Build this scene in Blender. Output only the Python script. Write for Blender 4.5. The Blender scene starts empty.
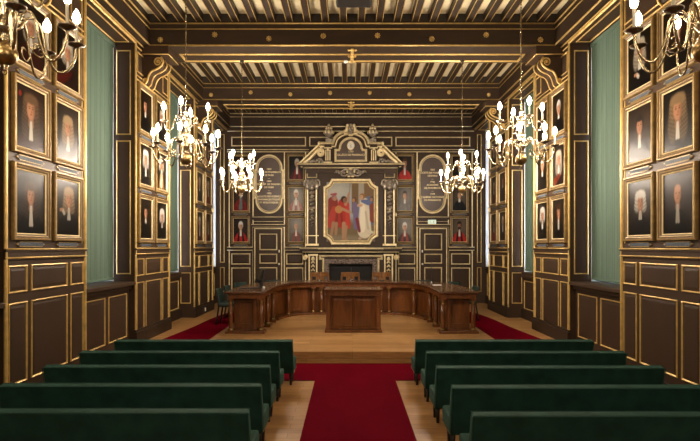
import bpy, bmesh, math, random
import numpy as np
from mathutils import Vector, Matrix

random.seed(7)
PI = math.pi
SC = bpy.context.scene
COL = SC.collection

# ------------------------------------------------------------------ materials
M = {}

def new_mat(name):
    m = bpy.data.materials.new(name)
    m.use_nodes = True
    return m, m.node_tree, m.node_tree.nodes['Principled BSDF']

def coords(nt, scale):
    tc = nt.nodes.new('ShaderNodeTexCoord')
    mp = nt.nodes.new('ShaderNodeMapping')
    mp.inputs['Scale'].default_value = scale
    nt.links.new(tc.outputs['Object'], mp.inputs['Vector'])
    return mp

def mat(name, col, rough=.5, metal=0., var=.12, scale=(6, 6, 6), bump=0., bscale=60, sheen=0., spec=.5, coat=0.):
    m, nt, b = new_mat(name)
    mp = coords(nt, scale)
    n = nt.nodes.new('ShaderNodeTexNoise')
    n.inputs['Scale'].default_value = 1.0
    n.inputs['Detail'].default_value = 5
    nt.links.new(mp.outputs['Vector'], n.inputs['Vector'])
    r = nt.nodes.new('ShaderNodeValToRGB')
    r.color_ramp.elements[0].position = .3
    r.color_ramp.elements[1].position = .7
    r.color_ramp.elements[0].color = [c * (1 - var) for c in col] + [1]
    r.color_ramp.elements[1].color = [min(1, c * (1 + var)) for c in col] + [1]
    nt.links.new(n.outputs['Fac'], r.inputs['Fac'])
    nt.links.new(r.outputs['Color'], b.inputs['Base Color'])
    b.inputs['Roughness'].default_value = rough
    b.inputs['Metallic'].default_value = metal
    b.inputs['Specular IOR Level'].default_value = spec
    if coat:
        b.inputs['Coat Weight'].default_value = coat
        b.inputs['Coat Roughness'].default_value = .15
    if sheen:
        b.inputs['Sheen Weight'].default_value = sheen
        b.inputs['Sheen Roughness'].default_value = .35
        b.inputs['Sheen Tint'].default_value = (.35, .75, .6, 1)
    if bump:
        n2 = nt.nodes.new('ShaderNodeTexNoise')
        n2.inputs['Scale'].default_value = bscale
        n2.inputs['Detail'].default_value = 4
        tc = nt.nodes.new('ShaderNodeTexCoord')
        nt.links.new(tc.outputs['Object'], n2.inputs['Vector'])
        bp = nt.nodes.new('ShaderNodeBump')
        bp.inputs['Strength'].default_value = bump
        bp.inputs['Distance'].default_value = .01
        nt.links.new(n2.outputs['Fac'], bp.inputs['Height'])
        nt.links.new(bp.outputs['Normal'], b.inputs['Normal'])
    M[name] = m
    return m

def oak(name, plank, cols, rough):
    m, nt, b = new_mat(name)
    tc = nt.nodes.new('ShaderNodeTexCoord')
    # planks run along X; the riser continues the same boards (z folded into y)
    sep = nt.nodes.new('ShaderNodeSeparateXYZ')
    nt.links.new(tc.outputs['Object'], sep.inputs['Vector'])
    ad = nt.nodes.new('ShaderNodeMath'); ad.operation = 'SUBTRACT'
    nt.links.new(sep.outputs['Y'], ad.inputs[0]); nt.links.new(sep.outputs['Z'], ad.inputs[1])
    cmb = nt.nodes.new('ShaderNodeCombineXYZ')
    nt.links.new(sep.outputs['X'], cmb.inputs['X']); nt.links.new(ad.outputs['Value'], cmb.inputs['Y'])
    br = nt.nodes.new('ShaderNodeTexBrick')
    br.offset = .37
    br.inputs['Scale'].default_value = 1
    br.inputs['Brick Width'].default_value = plank[0]
    br.inputs['Row Height'].default_value = plank[1]
    br.inputs['Mortar Size'].default_value = .003
    br.inputs['Mortar Smooth'].default_value = .2
    br.inputs['Color1'].default_value = cols[0] + (1,)
    br.inputs['Color2'].default_value = cols[1] + (1,)
    br.inputs['Mortar'].default_value = cols[2] + (1,)
    nt.links.new(cmb.outputs['Vector'], br.inputs['Vector'])
    mp = nt.nodes.new('ShaderNodeMapping'); mp.inputs['Scale'].default_value = (1.6, 22, 1)
    nt.links.new(cmb.outputs['Vector'], mp.inputs['Vector'])
    n = nt.nodes.new('ShaderNodeTexNoise'); n.inputs['Scale'].default_value = 2.2
    n.inputs['Detail'].default_value = 6; n.inputs['Distortion'].default_value = .6
    nt.links.new(mp.outputs['Vector'], n.inputs['Vector'])
    rp = nt.nodes.new('ShaderNodeValToRGB')
    rp.color_ramp.elements[0].position = .3; rp.color_ramp.elements[0].color = (.62, .58, .52, 1)
    rp.color_ramp.elements[1].position = .75; rp.color_ramp.elements[1].color = (1.15, 1.12, 1.08, 1)
    nt.links.new(n.outputs['Fac'], rp.inputs['Fac'])
    mx = nt.nodes.new('ShaderNodeMix'); mx.data_type = 'RGBA'; mx.blend_type = 'MULTIPLY'
    mx.inputs['Factor'].default_value = 1
    nt.links.new(br.outputs['Color'], mx.inputs['A']); nt.links.new(rp.outputs['Color'], mx.inputs['B'])
    nt.links.new(mx.outputs['Result'], b.inputs['Base Color'])
    b.inputs['Roughness'].default_value = rough
    M[name] = m

def grain(name, c0, c1, rough, scale, coat=0.):
    m, nt, b = new_mat(name)
    mp = coords(nt, scale)
    n = nt.nodes.new('ShaderNodeTexNoise'); n.inputs['Scale'].default_value = 1.0
    n.inputs['Detail'].default_value = 7; n.inputs['Distortion'].default_value = 1.2
    nt.links.new(mp.outputs['Vector'], n.inputs['Vector'])
    r = nt.nodes.new('ShaderNodeValToRGB')
    r.color_ramp.elements[0].position = .32; r.color_ramp.elements[0].color = c0 + (1,)
    r.color_ramp.elements[1].position = .68; r.color_ramp.elements[1].color = c1 + (1,)
    nt.links.new(n.outputs['Fac'], r.inputs['Fac'])
    nt.links.new(r.outputs['Color'], b.inputs['Base Color'])
    b.inputs['Roughness'].default_value = rough
    b.inputs['Coat Weight'].default_value = coat
    b.inputs['Coat Roughness'].default_value = .12
    M[name] = m

mat('brown_paint', (.043, .0255, .0155), .45, spec=.2, var=.10, scale=(2, 2, 2), bump=.04, bscale=30)
mat('beam_paint', (.033, .0205, .0128), .5, spec=.2, var=.15, scale=(2, 8, 8))
mat('gold', (.60, .41, .14), .40, metal=.45, var=.22, scale=(9, 9, 9))
mat('pale_gold', (.80, .66, .38), .42, metal=.25, var=.2, scale=(9, 9, 9))  # on far-wall gilding, the cool light there is put into this paler colour
mat('frame_gold', (.27, .18, .065), .42, metal=.35, var=.25, scale=(14, 14, 14), bump=.15, bscale=40)
mat('frame_dark', (.10, .06, .03), .45, var=.2)
mat('cream', (.80, .70, .46), .7, var=.08, scale=(3, 3, 3))
mat('dark_board', (.022, .015, .010), .6)
mat('velvet', (.014, .050, .039), .75, var=.28, scale=(5, 5, 5), bump=.2, bscale=220, sheen=.16, spec=.15)
mat('velvet_seam', (.010, .055, .040), .8, var=.1, sheen=.2)
mat('chair_green', (.006, .020, .015), .6, var=.15)
mat('carpet', (.098, .0004, .0065), .95, var=.10, scale=(3, 1, 3), bump=.35, bscale=260, spec=.02)
mat('black_leg', (.012, .010, .009), .4)
mat('black_plastic', (.012, .012, .013), .35)
mat('screen_glass', (.010, .012, .016), .08)
mat('silver', (.6, .6, .6), .25, metal=1)
mat('brass', (.46, .38, .24), .27, metal=1, var=.1)
mat('aged_brass', (.33, .23, .10), .32, metal=1, var=.2)
mat('pan_metal', (.16, .13, .10), .32, metal=1, var=.1)
mat('candle_white', (.30, .27, .20), .5, var=.03)
mat('white_plastic', (.75, .75, .72), .4, var=.03)
mat('paper', (.8, .8, .78), .8, var=.03)
mat('bronze', (.36, .31, .25), .36, metal=.55, var=.4, scale=(14, 14, 14))
mat('plate_blue', (.06, .075, .10), .65, spec=.2, var=.5, scale=(60, 60, 30))
mat('soot', (.008, .007, .007), .8)
mat('tablet_paint', (.070, .045, .036), .4, var=.06)
mat('window_white', (.7, .7, .68), .45, var=.03)
grain('mahogany', (.065, .019, .004), (.165, .054, .011), .32, (7, 7, 1.2), coat=.35)
grain('mahogany_top', (.065, .023, .009), (.095, .034, .013), .25, (1.5, 4, 4), coat=.35)
grain('chair_wood', (.14, .055, .015), (.30, .13, .04), .3, (6, 6, 2), coat=.4)
oak('oak_floor', (1.9, .145), ((.28, .138, .042), (.42, .23, .085), (.09, .045, .016)), .45)
oak('oak_stage', (2.1, .16), ((.33, .175, .060), (.46, .265, .105), (.12, .06, .022)), .42)

def special_mats():
    # marble
    m, nt, b = new_mat('marble')
    mp = coords(nt, (5, 5, 9))
    n = nt.nodes.new('ShaderNodeTexNoise'); n.inputs['Scale'].default_value = 2.5
    n.inputs['Detail'].default_value = 8; n.inputs['Distortion'].default_value = 2.5
    nt.links.new(mp.outputs['Vector'], n.inputs['Vector'])
    r = nt.nodes.new('ShaderNodeValToRGB')
    r.color_ramp.elements[0].position = .38; r.color_ramp.elements[0].color = (.035, .020, .016, 1)
    r.color_ramp.elements[1].position = .66; r.color_ramp.elements[1].color = (.36, .29, .25, 1)
    nt.links.new(n.outputs['Fac'], r.inputs['Fac']); nt.links.new(r.outputs['Color'], b.inputs['Base Color'])
    b.inputs['Roughness'].default_value = .18
    M['marble'] = m
    # roller blind: fine vertical weave
    m, nt, b = new_mat('blind_fabric')
    mp = coords(nt, (1, 1, 1))
    w = nt.nodes.new('ShaderNodeTexWave'); w.wave_type = 'BANDS'; w.bands_direction = 'Y'
    w.inputs['Scale'].default_value = 6; w.inputs['Distortion'].default_value = 1.5
    w.inputs['Detail'].default_value = 3
    nt.links.new(mp.outputs['Vector'], w.inputs['Vector'])
    r = nt.nodes.new('ShaderNodeValToRGB')
    r.color_ramp.elements[0].color = (.072, .122, .090, 1); r.color_ramp.elements[1].color = (.100, .160, .120, 1)
    nt.links.new(w.outputs['Fac'], r.inputs['Fac']); nt.links.new(r.outputs['Color'], b.inputs['Base Color'])
    b.inputs['Roughness'].default_value = .85
    tl = nt.nodes.new('ShaderNodeBsdfTranslucent'); mx = nt.nodes.new('ShaderNodeMixShader')
    mx.inputs['Fac'].default_value = .035
    nt.links.new(r.outputs['Color'], tl.inputs['Color']); nt.links.new(b.outputs['BSDF'], mx.inputs[1]); nt.links.new(tl.outputs['BSDF'], mx.inputs[2])
    nt.links.new(mx.outputs['Shader'], nt.nodes['Material Output'].inputs['Surface'])
    M['blind_fabric'] = m
    # painted canvas under varnish
    m, nt, b = new_mat('painted_canvas')
    at = nt.nodes.new('ShaderNodeVertexColor'); at.layer_name = 'paint'
    nt.links.new(at.outputs['Color'], b.inputs['Base Color'])
    b.inputs['Roughness'].default_value = .30; b.inputs['Specular IOR Level'].default_value = .10
    tc = nt.nodes.new('ShaderNodeTexCoord')
    n = nt.nodes.new('ShaderNodeTexNoise'); n.inputs['Scale'].default_value = 30; n.inputs['Detail'].default_value = 4
    nt.links.new(tc.outputs['Object'], n.inputs['Vector'])
    bp = nt.nodes.new('ShaderNodeBump'); bp.inputs['Strength'].default_value = .05; bp.inputs['Distance'].default_value = .01
    nt.links.new(n.outputs['Fac'], bp.inputs['Height']); nt.links.new(bp.outputs['Normal'], b.inputs['Normal'])
    M['painted_canvas'] = m
    # lamps
    for nm, c, s in (('bulb_dim', (1, .80, .58), BULB * .12), ('bulb_glow', (1, .80, .58), BULB), ('bulb_bright', (1, .84, .68), BULB * 2.2), ('exit_glow', (.25, .75, .50), .8)):
        m, nt, b = new_mat(nm)
        b.inputs['Base Color'].default_value = (.9, .9, .9, 1)
        b.inputs['Emission Color'].default_value = c + (1,)
        b.inputs['Emission Strength'].default_value = s
        M[nm] = m
    # window glass: clear pane with a faint reflection
    m = bpy.data.materials.new('window_glass'); m.use_nodes = True
    nt = m.node_tree; nt.nodes.clear()
    out = nt.nodes.new('ShaderNodeOutputMaterial'); mx = nt.nodes.new('ShaderNodeMixShader')
    tr = nt.nodes.new('ShaderNodeBsdfTransparent'); gl = nt.nodes.new('ShaderNodeBsdfGlossy'); fr = nt.nodes.new('ShaderNodeFresnel')
    gl.inputs['Roughness'].default_value = .03
    nt.links.new(fr.outputs['Fac'], mx.inputs['Fac']); nt.links.new(tr.outputs['BSDF'], mx.inputs[1])
    nt.links.new(gl.outputs['BSDF'], mx.inputs[2]); nt.links.new(mx.outputs['Shader'], out.inputs['Surface'])
    M['window_glass'] = m

BULB = 620.0
EXPOSURE = -0.45
special_mats()

# ------------------------------------------------------------------ mesh builder
def V(*a): return Vector(a)

class MB:
    def __init__(s, m=None):
        s.v = []; s.f = []; s.mi = []; s.sm = []; s.mats = []; s.cur = 0
        if m: s.mat(m)
    def mat(s, name):
        if name not in s.mats: s.mats.append(name)
        s.cur = s.mats.index(name); return s
    def add(s, vs, fs, smooth=False):
        o = len(s.v); s.v += [tuple(p) for p in vs]
        for f in fs:
            s.f.append([i + o for i in f]); s.mi.append(s.cur); s.sm.append(smooth)
        return s
    def box(s, x0, y0, z0, x1, y1, z1, T=None):
        vs = [V(x, y, z) for z in (z0, z1) for y in (y0, y1) for x in (x0, x1)]
        if T: vs = [T @ p for p in vs]
        return s.add(vs, [(0, 1, 3, 2), (4, 6, 7, 5), (0, 4, 5, 1), (2, 3, 7, 6), (0, 2, 6, 4), (1, 5, 7, 3)])
    def prism(s, pts, o, u, v, n, d):
        """polygon pts (u,v) at o, extruded d along n"""
        k = len(pts)
        a = [o + u * p[0] + v * p[1] for p in pts]
        b = [p + n * d for p in a]
        fs = [tuple(range(k)), tuple(range(2 * k - 1, k - 1, -1))]
        fs += [(i, (i + 1) % k, k + (i + 1) % k, k + i) for i in range(k)]
        return s.add(a + b, fs)
    def lathe(s, prof, o=(0, 0, 0), seg=16, smooth=True, T=None, cap=True):
        o = Vector(o); vs = []; fs = []
        for r, z in prof:
            for i in range(seg):
                a = 2 * PI * i / seg
                vs.append(V(r * math.cos(a), r * math.sin(a), z))
        vs = [(T @ p if T else p) + o for p in vs]
        for j in range(len(prof) - 1):
            for i in range(seg):
                i2 = (i + 1) % seg
                fs.append((j * seg + i, j * seg + i2, (j + 1) * seg + i2, (j + 1) * seg + i))
        if cap:
            fs.append(tuple(range(seg - 1, -1, -1)))
            fs.append(tuple((len(prof) - 1) * seg + i for i in range(seg)))
        return s.add(vs, fs, smooth)
    def ball(s, c, r, seg=12, rings=8, T=None):
        if not hasattr(r, '__len__'): r = (r, r, r)
        prof = [(math.sin(PI * j / rings), -math.cos(PI * j / rings)) for j in range(rings + 1)]
        prof[0] = (.001, -1); prof[-1] = (.001, 1)
        D = Matrix.Diagonal((*r, 1))
        return s.lathe(prof, c, seg, True, (T @ D) if T else D)
    def tube(s, path, r, seg=8, closed=False):
        P = [Vector(p) for p in path]; n = len(P)
        R = r if hasattr(r, '__len__') else [r] * n
        vs = []; fs = []
        up = None
        for i in range(n):
            if closed: t = P[(i + 1) % n] - P[i - 1]
            else: t = P[min(i + 1, n - 1)] - P[max(i - 1, 0)]
            if t.length < 1e-9: t = V(0, 0, 1)
            t.normalize()
            if up is None:
                up = V(0, 0, 1) if abs(t.z) < .9 else V(1, 0, 0)
            a = up - t * up.dot(t)
            if a.length < 1e-6: a = t.orthogonal()
            a.normalize(); up = a; b = t.cross(a)
            for k in range(seg):
                an = 2 * PI * k / seg
                vs.append(P[i] + (a * math.cos(an) + b * math.sin(an)) * R[i])
        for i in range(n if closed else n - 1):
            j = (i + 1) % n
            for k in range(seg):
                k2 = (k + 1) % seg
                fs.append((i * seg + k, i * seg + k2, j * seg + k2, j * seg + k))
        if not closed:
            fs.append(tuple(range(seg - 1, -1, -1))); fs.append(tuple((n - 1) * seg + k for k in range(seg)))
        return s.add(vs, fs, True)
    def mold(s, pts, prof, o, u, v, n, closed=True, smooth=False):
        """sweep prof [(inset, height)] along polyline pts in plane (o,u,v); inset goes to the left of travel (inside for CCW)"""
        k = len(pts); vs = []; fs = []
        P = [Vector((p[0], p[1])) for p in pts]
        mit = []
        for i in range(k):
            es = []
            if closed or i > 0: es.append((P[i] - P[i - 1]).normalized())
            if closed or i < k - 1: es.append((P[(i + 1) % k] - P[i]).normalized())
            ns = [Vector((-e.y, e.x)) for e in es]
            if len(ns) == 2:
                d = 1 + ns[0].dot(ns[1]); m = (ns[0] + ns[1]) / max(d, .25)
            else: m = ns[0]
            mit.append(m)
        q = len(prof)
        for i in range(k):
            for a, h in prof:
                p = P[i] + mit[i] * a
                vs.append(o + u * p.x + v * p.y + n * h)
        for i in range(k if closed else k - 1):
            j = (i + 1) % k
            for c in range(q - 1):
                fs.append((i * q + c, j * q + c, j * q + c + 1, i * q + c + 1))
        if not closed:
            fs.append(tuple(range(q))); fs.append(tuple((k - 1) * q + c for c in range(q - 1, -1, -1)))
        return s.add(vs, fs, smooth)
    def build(s, name, parent=None, bevel=0., seg=2, loc=None, recalc=True):
        me = bpy.data.meshes.new(name)
        me.from_pydata(s.v, [], s.f)
        for m in s.mats: me.materials.append(M[m])
        me.polygons.foreach_set('material_index', s.mi)
        me.polygons.foreach_set('use_smooth', s.sm)
        if recalc:
            b = bmesh.new(); b.from_mesh(me)
            bmesh.ops.recalc_face_normals(b, faces=b.faces); b.to_mesh(me); b.free()
        me.update()
        return link(name, me, parent, bevel, seg, loc)

def link(name, me, parent=None, bevel=0., seg=2, loc=None):
    o = bpy.data.objects.new(name, me); COL.objects.link(o)
    if parent: o.parent = parent
    if loc: o.location = loc
    if bevel:
        md = o.modifiers.new('bevel', 'BEVEL'); md.width = bevel; md.segments = seg
        md.limit_method = 'ANGLE'; md.angle_limit = .6
    return o

def thing(name, label, cat, loc=(0, 0, 0), rz=0., group=None):
    o = bpy.data.objects.new(name, None); COL.objects.link(o)
    o.empty_display_size = .1
    o.location = loc; o.rotation_euler = (0, 0, rz)
    return tag(o, label, cat, group)

def tag(o, label, cat, group=None):
    o['label'] = label; o['category'] = cat
    if group: o['group'] = group
    return o

def struct(o):
    o['kind'] = 'structure'; return o

def dup(root, label=None, loc=None, rz=None):
    def cp(o, p):
        c = o.copy(); COL.objects.link(c)
        if p: c.parent = p
        for ch in list(o.children): cp(ch, c)
        return c
    r = cp(root, None)
    if label: r['label'] = label
    if loc is not None: r.location = loc
    if rz is not None: r.rotation_euler = (0, 0, rz)
    return r

X, Y, Z = V(1, 0, 0), V(0, 1, 0), V(0, 0, 1)
def rect(u0, v0, u1, v1): return [(u0, v0), (u1, v0), (u1, v1), (u0, v1)]
def thin(w=.028, h=.016): return [(0, 0), (w * .15, h * .8), (w * .45, h), (w * .75, h * .6), (w, 0)]
def smoothpath(pts, n=6):
    P = [Vector(p) for p in pts]; out = []
    for i in range(len(P) - 1):
        p0 = P[max(i - 1, 0)]; p1 = P[i]; p2 = P[i + 1]; p3 = P[min(i + 2, len(P) - 1)]
        for k in range(n):
            t = k / n
            out.append(.5 * ((2 * p1) + (p2 - p0) * t + (2 * p0 - 5 * p1 + 4 * p2 - p3) * t * t + (3 * p1 - p0 - 3 * p2 + p3) * t ** 3))
    out.append(P[-1]); return out

def raised(mb, u0, v0, u1, v1, o, u, v, n, ramp=.03, h=.012):
    mb.mold(rect(u0, v0, u1, v1), [(0, 0), (ramp, h)], o, u, v, n)
    mb.add([o + u * a + v * b_ + n * h for a, b_ in rect(u0 + ramp, v0 + ramp, u1 - ramp, v1 - ramp)], [(0, 1, 2, 3)])

# ------------------------------------------------------------------ dimensions
WX = 3.90          # face of the piers
RX = 4.50          # window plane
BACK = 16.90       # far wall
PIT, PLEN = 3.68, 1.86
def pier0(k): return 6.0 + PIT * k
STAGE = .20
BZ0, BZ1, CEIL = 5.67, 6.12, 6.27
YREAR = -1.36
BEAMS = [-1.04, 2.64, 6.32, 10.00, 13.68]

# ------------------------------------------------------------------ floor, stage, ceiling
mb = MB('oak_floor'); mb.box(-4.7, YREAR - .2, -.1, 4.7, 9.04, 0)
struct(mb.build('floor'))
mb = MB('oak_stage'); mb.box(-4.7, 9.04, -.1, 4.7, BACK + .3, STAGE)
struct(mb.build('floor_platform', bevel=.006))

mb = MB('cream'); mb.box(-4.7, YREAR - .2, CEIL, 4.7, BACK + .3, CEIL + .1)
ceiling = struct(mb.build('ceiling'))
jm = None
def joist_mesh(L):
    j = MB('beam_paint'); j.box(-.066, 0, BZ1 + .004, .066, L, CEIL)
    j.mat('gold')
    for e in (-1, 1):
        j.box(e * .060 - .0055, 0, BZ1 - .003, e * .060 + .0055, L, BZ1 + .008)
    return j
for y0, y1 in ((7.22, 10.0), (10.90, 13.68), (14.58, 16.75)):
    first = None
    for i in range(-11, 11):
        x = (i + .5) * .332
        if first is None:
            first = joist_mesh(y1 - y0).build('joist', ceiling); o = first
        else:
            o = first.copy(); COL.objects.link(o)
        o.location = (x, y0, 0)

def rosette(mb, c, r):
    n = V(0, -1, 0)
    mb.mat('gold')
    mb.ball(c + n * .012, (r * .34, .022, r * .34), 10, 6)
    for k in range(8):
        a = 2 * PI * k / 8
        p = c + V(math.cos(a) * r * .72, -.008, math.sin(a) * r * .72)
        mb.ball(p, (r * .24, .018, r * .24), 8, 5)
    mb.tube([c + V(math.cos(2 * PI * k / 16) * r * .45, -.014, math.sin(2 * PI * k / 16) * r * .45) for k in range(16)], .004, 5, True)

def bead_lines(mb, p0, p1, n):
    """the three gilded lines of the beam profile from p0 to p1, n = outward"""
    for z, r in ((6.09, .015), (5.985, .011), (5.685, .017)):
        a = V(p0[0], p0[1], z) + n * .004; b = V(p1[0], p1[1], z) + n * .004
        mb.tube([a, b], r, 8)

for bi, y0 in enumerate(BEAMS):
    y1 = y0 + .90
    mb = MB('beam_paint')
    mb.box(-WX, y0, BZ0, WX, y1, CEIL)
    mb.box(-WX, y0 - .02, 6.10, WX, y1 + .02, 6.125)
    mb.mat('dark_board'); mb.box(-WX, y0 - .005, 6.125, WX, y1 + .005, CEIL)
    beam = struct(mb.build('ceiling_beam'))
    g = MB('gold')
    bead_lines(g, (-3.75, y0), (3.75, y0), V(0, -1, 0))
    bead_lines(g, (-3.75, y1), (3.75, y1), V(0, 1, 0))
    g.mold(rect(-3.34, y0 + .40, 3.34, y1 - .08), thin(.05, .02), V(0, 0, BZ0), X, Y, V(0, 0, -1))
    g.build('gilded_bead', beam)
    if bi >= 3:
        dz = [-.05, .045, -.03, .02, .03, -.035, .04, -.05] if bi == 3 else [-.03, .03, -.02, .015, .02, -.02, .03, -.03]
        for i in range(8):
            r = MB('gold'); rosette(r, V((i - 3.5) * 1.005 - .035, y0, 5.835 + dz[i]), .056)
            r.build('rosette', beam)
        # gilded pendant boss in the middle of the soffit
        c = MB('gold'); yc = y0 + .45
        c.ball((0, yc - .30, BZ0 - .02), (.045, .06, .03)); c.ball((0, yc - .16, BZ0 - .025), (.032, .09, .035)); c.ball((0, yc + .02, BZ0 - .03), (.05, .09, .04))
        c.ball((0, yc + .18, BZ0 - .025), (.035, .08, .035)); c.ball((0, yc + .32, BZ0 - .02), (.075, .05, .03))
        for e in (-1, 1): c.ball((e * .06, yc - .28, BZ0 - .015), (.03, .04, .02)); c.ball((e * .06, yc + .04, BZ0 - .015), (.025, .06, .02))
        c.build('boss', beam)
    # carved scroll corbels carrying each end
    if bi >= 2:
        for s in (-1, 1):
            yc = y0 + .27
            def P(t, z, y): return V(s * (WX - t * .80), y, 5.5 + (z - 5.5) * .86)
            c = MB('brown_paint')
            side = [(0, 4.93), (.05, 4.92), (.10, 5.0), (.15, 5.13), (.26, 5.21), (.38, 5.27), (.45, 5.36), (.44, 5.45), (.40, 5.5), (0, 5.5)]
            side = [(a * .80, 5.5 + (b_ - 5.5) * .86) for a, b_ in side]
            c.prism(side, V(s * WX, yc - .21, 0), V(-s, 0, 0), Z, Y, .42)
            c.box(min(s * WX, s * (WX - .50)), yc - .29, 5.50, max(s * WX, s * (WX - .50)), yc + .29, BZ0)
            cb = c.build('corbel', beam)
            c = MB('gold')
            for yy in (yc - .21, yc - .0, yc + .20):
                pts = [P(t, z, yy) for t, z in [(.03, 4.90), (.09, 4.95), (.13, 5.07), (.20, 5.175), (.32, 5.225), (.43, 5.30), (.47, 5.40), (.42, 5.49)]]
                c.tube(smoothpath(pts, 5), .015 if yy > yc - .2 else .02, 8)
            for (tc, zc, r0) in ((.35, 5.38, .10), (.05, 4.965, .06)):
                pts = []
                for q in range(26):
                    a = q / 25 * 3.6 * PI; r = r0 * (1 - .85 * q / 25)
                    pts.append(P(tc + r * math.cos(a), zc + r * math.sin(a), yc - .215))
                c.tube(pts, [.017 * (1 - .4 * q / 25) for q in range(26)], 7)
                c.ball(P(tc, zc, yc - .21), (r0 * .25, .03, r0 * .25), 8, 6)
            ab = [(s * WX, yc - .29), (s * (WX - .50), yc - .29), (s * (WX - .50), yc + .29), (s * WX, yc + .29)]
            c.tube([V(x, y, 5.515) for x, y in ab], .012, 7)
            c.build('gilded_scroll', cb)

# ------------------------------------------------------------------ side walls
def side_wall(s, side):
    nrm = V(-s, 0, 0)
    def bx(mb, t0, y0, z0, t1, y1, z1):   # t = distance from the pier face into the wall (negative: into the room)
        a, b = s * (WX + t0), s * (WX + t1)
        mb.box(min(a, b), y0, z0, max(a, b), y1, z1)
    w = MB('brown_paint'); g = MB('gold'); d = MB('brown_paint'); b = MB('beam_paint')
    O = V(s * WX, 0, 0)
    def O_t(t): return V(s * (WX + t), 0, 0)
    def field(y0, z0, y1, z1, t=0.):
        # raised panel field with a gilded edge moulding
        g.mold(rect(y0, z0, y1, z1), thin(.023, .016), O_t(t), Y, Z, nrm)
        raised(w, y0 + .036, z0 + .036, y1 - .036, z1 - .036, O_t(t), Y, Z, nrm, .03, .007)
    for k in range(-2, 3):
        p0 = pier0(k); p1 = p0 + PLEN
        base = STAGE if p0 > 9 else 0.
        bx(w, 0, p0, 0, .7, p1, CEIL)
        # dado panels
        for a0, a1 in ((.07, .43), (.51, 1.35), (1.43, 1.79)):
            field(p0 + a0, .37 + base * .25, p0 + a1, 1.31); field(p0 + a0, 1.42, p0 + a1, 1.74)
        # dado rail with two gilded lines
        bx(d, -.018, p0, 1.80, .01, p1, 1.93); bx(d, -.028, p0, 1.89, .01, p1, 1.935)
        for z in (1.925, 1.825):
            g.tube([V(s * (WX - .028 + (.010 if z < 1.9 else 0)), p0, z), V(s * (WX - .028 + (.010 if z < 1.9 else 0)), p1, z)], .010, 6)
        # base
        bx(b, -.05, p0 - .02, 0, .02, p1 + .02, base + .22); bx(b, -.03, p0 - .01, base + .22, .02, p1 + .01, base + .26)
        # frieze
        for z, r in ((4.985, .015), (5.06, .010), (5.575, .012)):
            g.tube([V(s * (WX - .006), p0 + .06, z), V(s * (WX - .006), p1 - .06, z)], r, 6)
        field(p0 + .10, 5.13, p0 + .42, 5.50); field(p1 - .42, 5.13, p1 - .10, 5.50)
    for k in range(-2, 3):
        q0 = pier0(k) + PLEN; q1 = min(pier0(k + 1), BACK)
        base = STAGE if q0 > 9 else 0.
        bx(w, 0, q0, 5.60, .7, q1, CEIL)                       # over the opening
        bt = .10 if k < 1 else .345
        bx(w, bt, q0, 0, .7, q1, 1.27)                         # breast under the sill
        if k < 0: bx(w, .42, q0, 1.2, .7, q1, 5.7)             # blind niche behind the viewer
        bx(d, bt - .12 if k < 1 else bt - .04, q0 + .002, 1.27, .62, q1 - .002, 1.335); bx(d, bt - .05, q0 + .002, 1.20, bt + .1, q1 - .002, 1.27)
        mid = (q0 + q1) / 2
        field(q0 + .12, .36 + base * .4, mid - .06, 1.13, bt); field(mid + .06, .36 + base * .4, q1 - .12, 1.13, bt)
        bx(b, bt - .05, q0 + .02, 0, bt + .1, q1 - .02, base + .24)
        # gilded architrave of the opening
        e1 = q1 if k < 2 else q1 + .2
        g.mold([(q0, 0), (q0, 5.60), (e1, 5.60), (e1, 0)], [(0, -.004), (0, .010), (.012, .024), (.034, .024), (.044, .010), (.046, -.004)], O, Y, Z, nrm, closed=False)
        g.mold([(q0 - .10, 2.0), (q0 - .10, 5.66)], thin(.012, .01), O, Y, Z, nrm, closed=False)
        # panelled reveals and soffit
        for yy, n2 in ((q0, Y), (q1, -Y)):
            far_end = k == 2 and n2 == -Y
            for z0, z1 in ((1.46, 3.86), (3.96, 5.48)) + (((.55, 1.32),) if k > 0 else ()):
                g.mold(rect(.05 if far_end else .07, z0, .19 if far_end else .33, z1), thin(.024, .016), V(s * WX, yy, 0), V(s, 0, 0), Z, n2)
        g.mold(rect(q0 + .08, .07, q1 - .08, .33), thin(.026, .016), V(s * WX, 0, 5.60), Y, V(s, 0, 0), V(0, 0, -1))
    # cornice running between the beams
    bx(b, -.15, YREAR, BZ0, .05, BACK, 6.20)
    bx(b, -.12, YREAR, 6.2, .05, BACK, CEIL)
    for z, r in ((6.09, .015), (5.985, .011), (5.685, .017)):
        g.tube([V(s * 3.746, YREAR, z), V(s * 3.746, BACK - .15, z)], r, 8)
    g.tube([V(s * 3.86, YREAR, 5.64), V(s * 3.86, BACK - .1, 5.64)], .013, 8)
    wall = struct(w.build('wall_' + side))
    g.build('gilded_molding', wall); d.build('dado_rail', wall, bevel=.008)
    struct(b.build('baseboard_' + side, bevel=.008))
    return wall

wl = side_wall(-1, 'left'); wr = side_wall(1, 'right')

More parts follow.
